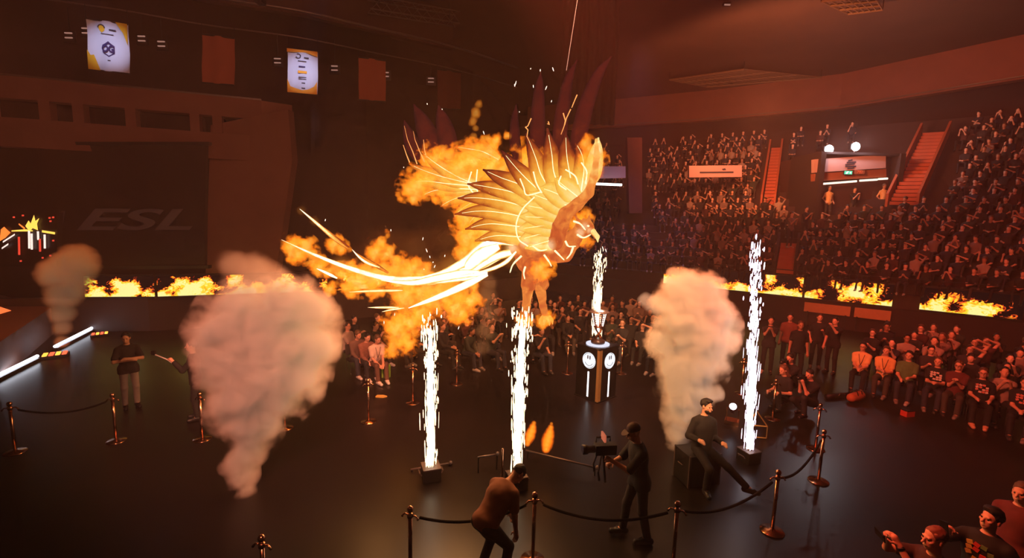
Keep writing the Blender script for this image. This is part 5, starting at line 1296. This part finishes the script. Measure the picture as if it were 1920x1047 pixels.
M_flam = fire_mat('yellow_flame', [(0, (.50, .07, .010)), (.25, (.85, .22, .015)), (.5, (1, .44, .030)), (.75, (1, .60, .07)), (1, (1, .78, .22))], 1.0, 6, True, 1.2, .34)
M_bird = fire_mat('glowing_body', [(0, (.30, .035, .012)), (.35, (.62, .11, .025)), (.6, (.9, .28, .05)), (.82, (1, .55, .14)), (1, (1.6, 1.2, .6))], 1.0, 4, True, 1.2, .16)
M_quill = glow('white_hot_quill', (1.0, .80, .42), 1.7); M_quil2 = glow('orange_quill', (1.0, .36, .10), 1.3)
def heat(me, vals):
    a = me.attributes.new('burn', 'FLOAT', 'POINT'); a.data.foreach_set('value', np.asarray(vals, np.float32))
BY = 9.6
bird = empty('burning_bird', atd(1000, 600, BY)); B0_ = bird.location.copy()
tag(bird, 'huge burning phoenix with raised wings and a white-hot streaming tail', 'bird')
def bp(px, py, Y): return atd(px, py, Y) - B0_
def feather(pts, Y0, Y1, w_px, heat0, heat1, quill=True, mt=None, name='feather', tipw=.08, n=7, nrm=None, hm=None, qr=.011, wpow=1.0, qmt=None, bulge=.0):
    """a tapered blade with a lens-shaped section following the given path, its quill a part of it"""
    K = len(pts); P = [bp(x, y, Y0 + (Y1 - Y0) * i / max(1, K - 1)) for i, (x, y) in enumerate(pts)]
    cv = catmull(P, n); M = len(cv); V = []; F = []; hv = []
    c0 = cv[0].copy()
    for i, p in enumerate(cv):
        t = i / (M - 1); tg = (cv[min(i + 1, M - 1)] - cv[max(i - 1, 0)]).normalized()
        nm = Vector(nrm or (.15, -1, .25)); side = tg.cross(nm).normalized(); nm = side.cross(tg).normalized()
        w = w_px * BY / FPX / 2 * max(tipw, (min(1, .45 + t * 2.2) * (1 - t ** 3) ** wpow)) ; th = .012 + w * .10
        for a, b in ((-1, 0), (-.5, 1), (.5, 1), (1, 0), (.5, -1), (-.5, -1)):
            V.append(p - c0 + side * (w * a) + nm * (th * b * .5 + bulge * (1 - a * a))); hv.append((heat0 + (heat1 - heat0) * t if hm is None else hm(t)) + (.10 if b and abs(a) < .6 else (-.06 if name == 'feather' else -.45)))
    for i in range(M - 1):
        for j in range(6): F.append((i * 6 + j, i * 6 + (j + 1) % 6, (i + 1) * 6 + (j + 1) % 6, (i + 1) * 6 + j))
    F.append((5, 4, 3, 2, 1, 0)); F.append(tuple((M - 1) * 6 + j for j in range(6)))
    me = make_mesh(name, V, F, True, [mt or M_feat]); heat(me, hv); o = link(name, me, bird, c0)
    if quill:
        L_ = int(M * .92); nv = Vector((0, -.05, 0))
        MB().tube([q - c0 + nv for q in cv[:L_]], [qr * (1 - .7 * i / L_) for i in range(L_)], 6).build('quill', qmt or M_quill, o, True)
    return o
# near wing: three tall dark primaries
feather([(1078, 318), (1086, 255), (1100, 195), (1122, 140), (1146, 106)], 9.3, 8.9, 30, .20, .0, False, wpow=1.0)
feather([(1048, 318), (1050, 250), (1056, 200), (1066, 150), (1082, 112)], 9.4, 9.1, 27, .20, .0, False)
feather([(1010, 318), (1008, 260), (1009, 205), (1011, 165), (1014, 134)], 9.5, 9.3, 28, .18, .0, False)
feather([(975, 318), (966, 270), (965, 230), (968, 195)], 9.6, 9.5, 22, .14, .0, False)
# near wing: secondaries fanning from the arm
fan = [((1098, 360), (1112, 318), (1118, 285), (1122, 258), 34, .92), ((1088, 364), (1094, 320), (1090, 290), (1078, 268), 40, .55), ((1076, 370), (1068, 328), (1062, 290), (1060, 246), 42, .50), ((1064, 376), (1040, 330), (1034, 288), (1026, 240), 42, .52),
       ((1056, 384), (1018, 335), (1004, 296), (986, 250), 42, .55), ((1050, 392), (1000, 348), (970, 318), (940, 282), 42, .5), ((1046, 398), (985, 352), (940, 334), (905, 318), 40, .52), ((1042, 405), (975, 366), (920, 352), (876, 345), 38, .62),
       ((1040, 414), (970, 384), (905, 372), (858, 372), 38, .66), ((1036, 424), (968, 404), (905, 396), (852, 402), 38, .68), ((1034, 434), (966, 424), (915, 420), (872, 430), 36, .7), ((1030, 446), (972, 444), (930, 442), (890, 452), 34, .78)]
for i, (a, b, c, d, w, ht) in enumerate(fan):
    feather([a, b, c, d], 9.35, 9.0 + .05 * i, w, .92, ht - .38 if i not in (0,) else .9, True, qr=.012)
# near wing: golden coverts over the secondaries
cov = [((1086, 372), (1058, 350), (1040, 335), 44), ((1078, 380), (1040, 362), (1012, 352), 46), ((1072, 388), (1030, 376), (992, 362), 46), ((1066, 398), (1022, 392), (978, 384), 46), ((1060, 408), (1018, 408), (972, 406), 44), ((1056, 420), (1014, 424), (970, 430), 44), ((1052, 434), (1010, 440), (972, 450), 42), ((1050, 446), (1014, 456), (984, 466), 36)]
for a, b, c, w in cov: feather([a, b, c], 9.15, 8.95, w, .86, .68, True, qr=.009)
# curled sparks of quill on the dark primaries
for pts in ([(985, 238), (990, 244), (988, 256), (992, 264)], [(996, 222), (990, 236), (985, 240)], [(1028, 228), (1030, 234), (1026, 232)], [(1056, 212), (1060, 226), (1058, 236), (1052, 252)], [(1070, 205), (1062, 222), (1059, 234)], [(1082, 178), (1076, 192), (1072, 202)]):
    MB().tube([bp(x, y, 8.95) for x, y in pts], [.012 * (1 - .5 * i / len(pts)) for i in range(len(pts))], 6).build('quill_spark', M_quil2, bird, True)
# arch veins that branch across the wing
for pts in ([(1002, 370), (980, 392), (968, 420), (972, 448), (990, 462)], [(975, 335), (982, 352), (988, 366), (1015, 360)], [(1000, 322), (1006, 344), (1016, 362)], [(1052, 330), (1048, 345), (1062, 356)], [(1060, 318), (1078, 330), (1084, 346)], [(1090, 305), (1100, 322), (1098, 345)], [(884, 322), (878, 345), (884, 358), (896, 370)], [(895, 318), (893, 345), (897, 366)]):
    MB().tube(catmull([bp(x, y, 8.9 if x > 940 else 9.7) for x, y in pts], 5), .013, 6).build('vein', M_quill, bird, True)
# arm (leading edge) of the near wing
cv = [(1040, 455), (1050, 425), (1060, 402), (1082, 384), (1104, 362), (1114, 330), (1119, 292), (1118, 262)]
V, F = sdf_grid([C(bp(*cv[i], 9.15 - .05 * i), bp(*cv[i + 1], 9.15 - .05 * (i + 1)), (.17, .16, .13, .11, .09, .07, .05, .03)[i], (.16, .13, .11, .09, .07, .05, .03, .02)[i]) for i in range(7)], .02, .05)
me = make_mesh('wing_arm', V, F, True, [M_bird]); heat(me, np.clip(.25 + (V[:, 2] - V[:, 2].min()) / np.ptp(V[:, 2]) * .6, 0, 1)); link('wing_arm', me, bird)
# far wing
far = [((905, 352), (855, 330), (815, 305), (790, 284), 32, .62), ((902, 348), (845, 336), (800, 322), (768, 308), 32, .6), ((898, 350), (840, 345), (800, 340), (772, 342), 32, .6), ((896, 356), (850, 354), (815, 358), (790, 368), 30, .6), ((898, 364), (868, 368), (842, 378), (826, 388), 28, .55), ((905, 374), (882, 382), (862, 396), (850, 410), 26, .5), ((920, 385), (895, 402), (880, 420), (872, 440), 26, .5), ((935, 300), (905, 285), (880, 280), (852, 276), 34, .55)]
for a, b, c, d, w, ht in far: feather([a, b, c, d], 9.9, 10.4, w, .8, ht - .2, True, qr=.010)
for pts, w in (([(812, 300), (805, 262), (792, 228), (776, 196)], 44), ([(842, 300), (838, 258), (830, 225), (822, 198)], 40), ([(782, 300), (772, 270), (765, 248), (758, 226)], 30)): feather(pts, 10.3, 10.8, w, .16, .0, False)
for pts in ([(782, 308), (774, 285), (764, 262), (758, 236)], [(796, 304), (786, 282), (778, 262), (775, 246)], [(800, 296), (796, 282), (794, 262)], [(768, 305), (762, 290), (756, 272)]):
    MB().tube([bp(x, y, 10.2) for x, y in pts], [.014, .010, .006, .003][:len(pts)], 5).build('quill_spark', M_quil2, bird, True)
# body, neck, head
H = lambda px, py, Y=9.3: bp(px, py, Y)
prims = [C(H(975, 462, 9.6), H(1020, 462, 9.45), .24, .33, .2), C(H(1020, 462, 9.45), H(1052, 468, 9.35), .33, .24, .2), C(H(1052, 468, 9.35), H(1074, 450, 9.25), .22, .15, .15), C(H(1074, 450, 9.25), H(1090, 432, 9.2), .15, .13, .1), E(H(1097, 427, 9.2), (.17, .13, .14), None, .08),
         C(H(1106, 432, 9.2), H(1117, 444, 9.15), .07, .03, .05), C(H(1000, 490, 9.4), H(990, 535, 9.35), .22, .15, .15), C(H(985, 490, 9.7), H(1018, 535, 9.7), .2, .13, .15),
         C(H(1088, 418, 9.2), H(1076, 400, 9.2), .05, .012, .04), C(H(1096, 416, 9.2), H(1090, 394, 9.2), .045, .01, .04), C(H(1104, 420, 9.2), H(1106, 398, 9.2), .04, .01, .04)]
V, F = sdf_grid(prims, .022, .12, (), (), 0, lambda X, Y, Z: .10 * fbm(X * 6, Y * 6, Z * 6, 3))
me = make_mesh('body', V, F, True, [M_bird]); heat(me, np.clip(.42 + .25 * fbm(V[:, 0] * 3, V[:, 1] * 3, V[:, 2] * 3, 2), 0, 1)); link('body', me, bird)
V, F = sdf_grid([C(H(1112, 434, 9.15), H(1120, 444, 9.12), .055, .04, .03), C(H(1120, 444, 9.12), H(1121, 455, 9.12), .04, .008, .03)], .012, .03); me = make_mesh('beak', V, F, True, [M_tailf]); heat(me, np.full(len(V), .62)); link('beak', me, bird)
MB().lathe([(.002, -.02), (.02, -.012), (.026, 0), (.02, .012), (.002, .02)], 10, tuple(H(1103, 424, 9.04))).build('eye', M_quill, bird, True)
for pts in ([(1040, 470), (1050, 480), (1058, 488)], [(1020, 478), (1030, 492), (1034, 500)], [(1060, 452), (1066, 462), (1080, 462)], [(1075, 462), (1070, 476), (1062, 486)], [(978, 480), (962, 496), (956, 512)], [(985, 500), (982, 512), (984, 524)], [(998, 462), (1012, 470), (1026, 468)], [(1082, 440), (1094, 446), (1108, 440)], [(1075, 415), (1088, 420), (1098, 432)]):
    MB().tube(catmull([bp(x, y, 9.0) for x, y in pts], 4), [.02] * 4 + [.014] * 4 + [.006], 6).build('vein', M_quill, bird, True)
for i, (k, a, f_, Y) in enumerate((((990, 535), (987, 575), (985, 600), 9.35), ((1012, 538), (1018, 575), (1024, 596), 9.7))):
    V, F = sdf_grid([C(H(*k, Y), H(*a, Y), .13, .075, .05), C(H(*a, Y), H(*f_, Y), .075, .06, .05)], .018, .05, (), (), 0, lambda X, Y_, Z: .06 * fbm(X * 9, Y_ * 9, Z * 6, 2)); me = make_mesh('leg', V, F, True, [M_bird]); heat(me, np.full(len(V), .52)); o = link('leg', me, bird)
    fx = H(*f_, Y)
    for dx, dy in ((-.13, -.02), (-.05, -.13), (.06, -.13), (.13, -.01)):
        b = MB().tube([fx, fx + Vector((dx * .6, dy * .6, .015)), fx + Vector((dx, dy, -.05)), fx + Vector((dx * 1.1, dy * 1.1, -.14))], [.05, .042, .03, .006], 7); me = make_mesh('talon', b.V, b.F, True, [M_tailf]); heat(me, np.full(len(b.V), .45)); link('talon', me, o)
# tail: long streaming white-hot feathers
hot = lambda a, b: (lambda t: a + (b - a) * t)
TL = [([(1000, 466), (952, 474), (905, 497), (850, 514), (790, 524), (725, 522), (655, 503), (590, 478), (528, 450)], 9.5, 10.4, 15, lambda t: 1.0 - .3 * t ** 3, .06),
      ([(980, 458), (930, 452), (900, 468), (870, 492), (830, 512), (790, 520)], 9.42, 9.7, 20, hot(.98, .8), .06), ([(985, 470), (935, 480), (890, 505), (850, 518)], 9.46, 9.7, 15, hot(.85, .7), .06),
      ([(935, 462), (900, 480), (880, 498), (872, 505)], 9.3, 9.4, 26, hot(1, .9), .1),
      ([(914, 513), (868, 514), (822, 522), (772, 531), (715, 526)], 9.35, 9.6, 17, hot(1, .75), .05), ([(912, 516), (860, 522), (810, 528), (760, 524)], 9.38, 9.6, 13, hot(1, .7), .05),
      ([(914, 515), (870, 536), (822, 557), (766, 578)], 9.3, 9.5, 14, hot(1, .95), .1), ([(905, 520), (860, 544), (820, 562)], 9.34, 9.5, 9, hot(.8, .6), .1),
      ([(968, 472), (945, 494), (908, 509), (862, 517)], 9.3, 9.4, 8, hot(.8, .7), .06),
      ([(712, 502), (690, 494), (675, 484), (660, 468)], 10.0, 10.2, 6, hot(.6, .85), .05), ([(728, 512), (705, 498), (688, 488), (662, 472)], 10.0, 10.2, 8, hot(.1, .2), .05),
      ([(652, 466), (625, 446), (595, 420), (562, 392)], 10.2, 10.5, 8, hot(.2, .95), .06), ([(655, 464), (628, 444), (605, 425)], 10.25, 10.5, 5, hot(-.2, .3), .06), ([(632, 522), (612, 512), (594, 504)], 10.0, 10.2, 6, hot(.95, .95), .1),
      ([(748, 577), (718, 577), (690, 577)], 9.6, 9.8, 5, hot(.6, .7), .1), ([(758, 578), (735, 581), (716, 585)], 9.6, 9.8, 4, hot(.6, .7), .1), ([(755, 545), (700, 546), (655, 548)], 9.7, 9.9, 6, hot(.6, .6), .1)]
for pts, Y0, Y1, w, hm, tw in TL: feather(pts, Y0, Y1, w, 0, 0, False, M_tailf, 'tail_feather', tw, 8, None, hm, wpow=.8)

# flames: ragged billows clinging to wings and tail
FIRE_Y = [(.18, (.7, .07, .002)), (.34, (1.0, .17, .006)), (.52, (1.0, .27, .012)), (.75, (1.0, .36, .03)), (1.0, (1.0, .5, .10))]
FIRE_O = [(.0, (.55, .06, .004)), (.3, (.9, .18, .010)), (.7, (1.0, .34, .03)), (1, (1.0, .5, .1))]
def flame(pts, Y, amp=2.2, fr=4.2, seed=0, name='flame', parent=None, org=None, dens=7.0, ramp=None, step=.6, gain=3.5, thr=.22):
    parent = parent or bird; org = B0_ if org is None else org
    o0 = atd(pts[0][0], pts[0][1], Y); pf = [(atd(x, y, Y) - o0, r * Y / FPX * 1.55) for x, y, r in pts]
    V, F = puff_domain(pf, 1.15, max(.03, min(r for _, r in pf) / 2.2))
    m = puff_material('flame_volume', pf, dens, amp, fr, gain, fire=ramp or FIRE_Y, step=step, thr=thr)
    return link(name, make_mesh(name, V, F, True, [m]), parent, o0 - org)
FL = [([(815, 300, 22), (835, 290, 16), (800, 296, 14)], 10.3), ([(785, 345, 24), (765, 358, 16), (775, 372, 9), (800, 335, 18)], 10.2), ([(862, 312, 26), (885, 298, 26), (905, 292, 22), (918, 272, 14)], 10.1), ([(850, 345, 20), (835, 362, 20), (862, 368, 20)], 10.2),
      ([(880, 395, 22), (868, 410, 18), (895, 418, 22), (905, 400, 18)], 9.9), ([(880, 440, 24), (905, 445, 22), (875, 455, 12)], 9.8), ([(930, 262, 10), (950, 255, 7)], 9.6), ([(990, 300, 26), (978, 305, 16), (1008, 296, 14)], 9.75), ([(1038, 305, 26), (1045, 285, 16)], 9.75),
      ([(1112, 300, 18), (1104, 276, 16), (1116, 325, 14), (1098, 290, 14)], 9.0), ([(920, 310, 22), (938, 320, 18), (950, 345, 16)], 9.9), ([(935, 380, 18), (925, 400, 16), (940, 420, 16)], 9.6), ([(1085, 415, 16), (1100, 402, 10), (1095, 452, 14)], 9.4), ([(1010, 500, 20), (1022, 512, 14)], 9.2),
      ([(548, 460, 16), (558, 478, 16), (572, 468, 18), (590, 490, 14)], 10.45), ([(600, 500, 14), (615, 510, 12), (640, 512, 14), (660, 508, 14)], 10.4), ([(628, 455, 14), (640, 466, 12)], 10.6), ([(705, 470, 16), (715, 455, 12), (728, 440, 8), (724, 478, 14), (745, 500, 20)], 10.3), ([(680, 515, 20), (700, 525, 20), (720, 510, 20), (660, 530, 16)], 10.3),
      ([(775, 500, 16), (790, 512, 16), (760, 515, 14)], 10.2), ([(620, 540, 12), (660, 545, 14), (700, 545, 14)], 10.3), ([(760, 550, 26), (800, 560, 26), (840, 545, 24), (790, 585, 22)], 10.0), ([(855, 570, 22), (880, 560, 20), (865, 590, 18), (885, 540, 14)], 10.2), ([(745, 610, 24), (760, 640, 20), (738, 655, 14), (770, 600, 20)], 10.3),
      ([(870, 470, 16), (895, 462, 20), (920, 455, 16)], 9.9), ([(985, 602, 12), (978, 596, 10)], 9.3), ([(1024, 598, 14), (1016, 604, 9)], 9.65), ([(900, 325, 18), (890, 345, 16), (910, 362, 16)], 10.15)]
for i, (pts, Y) in enumerate(FL): flame(pts, Y, 3.0, 4.6, i + 1, dens=8.0)
# thin emissive volumes added as a soft outer glow around tail, body and wings
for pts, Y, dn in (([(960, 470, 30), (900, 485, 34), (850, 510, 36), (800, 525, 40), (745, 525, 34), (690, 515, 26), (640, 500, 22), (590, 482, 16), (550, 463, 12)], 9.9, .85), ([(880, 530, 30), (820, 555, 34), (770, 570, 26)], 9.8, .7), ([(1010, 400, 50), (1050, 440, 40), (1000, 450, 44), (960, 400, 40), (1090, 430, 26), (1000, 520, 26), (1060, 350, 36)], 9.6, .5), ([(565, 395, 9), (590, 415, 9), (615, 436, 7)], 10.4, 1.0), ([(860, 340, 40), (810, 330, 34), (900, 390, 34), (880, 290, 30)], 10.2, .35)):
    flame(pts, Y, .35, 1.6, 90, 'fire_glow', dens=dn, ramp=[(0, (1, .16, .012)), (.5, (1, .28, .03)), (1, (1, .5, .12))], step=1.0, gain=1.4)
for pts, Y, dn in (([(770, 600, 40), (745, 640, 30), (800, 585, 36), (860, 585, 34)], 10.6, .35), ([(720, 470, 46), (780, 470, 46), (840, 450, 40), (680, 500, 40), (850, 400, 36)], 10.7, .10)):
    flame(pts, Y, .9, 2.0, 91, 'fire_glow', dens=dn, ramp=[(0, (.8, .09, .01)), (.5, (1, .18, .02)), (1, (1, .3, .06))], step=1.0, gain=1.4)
flame([(985, 452, 14), (1005, 458, 16), (1030, 462, 13), (975, 430, 10), (960, 466, 12)], 8.95, .9, 3.0, 92, 'white_hot_heart', dens=4.0, ramp=[(0, (1, .3, .03)), (.4, (1, .55, .16)), (.8, (1, .85, .5))], step=.7, gain=1.6)
flame([(1096, 424, 10), (1088, 436, 10), (1105, 432, 8)], 9.0, .9, 4.0, 93, 'white_hot_cheek', dens=4.0, ramp=[(0, (1, .3, .03)), (.4, (1, .55, .16)), (.8, (1, .85, .5))], step=.7, gain=1.6)
# small flames standing on the low rod
for (pts, lb, Y, sd) in (([(1024, 842, 7), (1025, 835, 9), (1027, 827, 10), (1029, 818, 9), (1031, 810, 7), (1033, 802, 5), (1034, 795, 3)], 'small upright flame on the low rod', 7.9, 71), ([(989, 832, 5), (991, 825, 7), (994, 817, 9), (997, 809, 8), (999, 801, 6), (1001, 794, 4)], 'small flame leaning against the central spark jet', 8.1, 72)):
    org = atd(pts[0][0], pts[0][1], Y); r = empty('small_flame', org); flame(pts, Y, .5, 9.0, sd, 'tongue', r, org, 16.0, thr=.1, gain=2.5); tag(r, lb, 'flame')
# wisp over the wings
org = atd(890, 230, 10.6); r = empty('flame_wisp', org); flame([(898, 195, 7), (892, 212, 9), (886, 228, 8), (892, 240, 6), (888, 255, 6)], 10.6, 1.2, 6, 33, 'wisp', r, org, 2.5, FIRE_O); tag(r, 'faint flame wisp floating above the far wing', 'flame')
# loose embers in the air
em = MB()
for (x, y) in ((995, 129), (1013, 132), (1037, 130), (965, 160), (967, 156), (1000, 162), (1024, 165), (1034, 190), (801, 195), (829, 205), (907, 249), (974, 210), (757, 314), (610, 413), (733, 432), (793, 448), (800, 470), (806, 482), (812, 492), (834, 480), (1130, 465), (1136, 470), (815, 500), (795, 505), (740, 590), (720, 605), (860, 615)):
    c = atd(x, y, 9.4 + random.uniform(-.5, 1)) - B0_; d = Vector((random.uniform(-.4, .4), 0, -1)).normalized() * random.uniform(.008, .045); em.tube([c - d, c, c + d], [.004, .009, .004], 5)
o = em.build('embers', glow('ember_white', (1, .8, .65), 2.0), bird); o['kind'] = 'stuff'
# the fire's own light
for (x, y, Y, e, s) in ((1000, 430, 8.4, 260, .4), (860, 520, 8.9, 300, .4), (700, 500, 9.6, 120, .3), (850, 340, 9.4, 120, .3), (990, 560, 8.8, 60, .2)):
    lamp('bird_firelight', 'POINT', atd(x, y, Y), e, (1, .42, .13), None, s)
# ------------------------------------------------------------------ smoke columns; the warm lamp colour is tinted into the smoke itself
smoke('smoke_column', [(466, 955, 12), (462, 925, 17), (455, 893, 24), (446, 866, 26), (470, 845, 27), (478, 800, 44), (470, 755, 60), (498, 705, 80), (440, 660, 60), (560, 690, 48), (590, 640, 44), (588, 592, 40), (540, 575, 52), (455, 612, 66), (402, 625, 40), (505, 645, 80), (590, 735, 22), (410, 700, 34)], 7.1, 'large salmon-pink smoke cloud billowing over the dark floor', 5.0, (.92, .68, .58), (466, 965, 0), 1.5, 2.6)
smoke('smoke_column', [(455, 545, 36), (480, 515, 34), (440, 498, 26), (510, 520, 28)], 7.6, 'thin smoke veil above the large salmon-pink cloud', 1.6, (.9, .66, .56), None, .9, 2.0)
smoke('smoke_column', [(117, 640, 10), (117, 615, 14), (116, 588, 18), (122, 552, 26), (130, 512, 34), (146, 492, 28), (106, 512, 26), (92, 522, 14), (140, 545, 16)], 14.0, 'orange-lit smoke column rising from the light bars', 4.0, (.95, .50, .28), (117, 658, 0), .85, 2.0)
smoke('smoke_column', [(1262, 868, 12), (1266, 845, 16), (1272, 812, 24), (1280, 770, 34), (1285, 725, 44), (1300, 675, 50), (1312, 625, 54), (1335, 595, 38), (1280, 585, 46), (1280, 545, 36), (1312, 558, 40), (1240, 645, 26), (1338, 738, 15), (1352, 625, 24), (1255, 690, 24)], 9.0, 'pale orange smoke column between the plinth and the tallest jet', 6.0, (.95, .74, .60), (1262, 882, 0), 1.4, 2.8)
smoke('smoke_column', [(905, 650, 14), (908, 620, 17), (914, 588, 18), (912, 556, 18), (918, 530, 14)], 11.0, 'faint brown smoke wisp under the bird', 1.0, (.8, .66, .58), None, .7, 2.0)
smoke('smoke_column', [(1222, 568, 14), (1210, 562, 12), (1232, 578, 12)], 11.5, 'small whitish smoke puff beside the pale orange column', 3.0, (.85, .85, .95), None, .7, 3.0)
# ------------------------------------------------------------------ thin stage haze filling the hall
hz = bpy.data.materials.new('stage_haze'); hz.use_nodes = True; nt = hz.node_tree; nt.nodes.remove(nt.nodes['Principled BSDF'])
vs = N(nt, 'ShaderNodeVolumeScatter'); vs.inputs['Color'].default_value = (1, .68, .62, 1); vs.inputs['Density'].default_value = .0042; vs.inputs['Anisotropy'].default_value = .2
nt.links.new(vs.outputs[0], nt.nodes['Material Output'].inputs['Volume'])
hb = MB().box((0, 27, 6.95), (60, 60, 13.8)).build('haze', hz); tag(hb, 'thin warm stage haze filling the whole arena', 'haze', None, 'stuff')
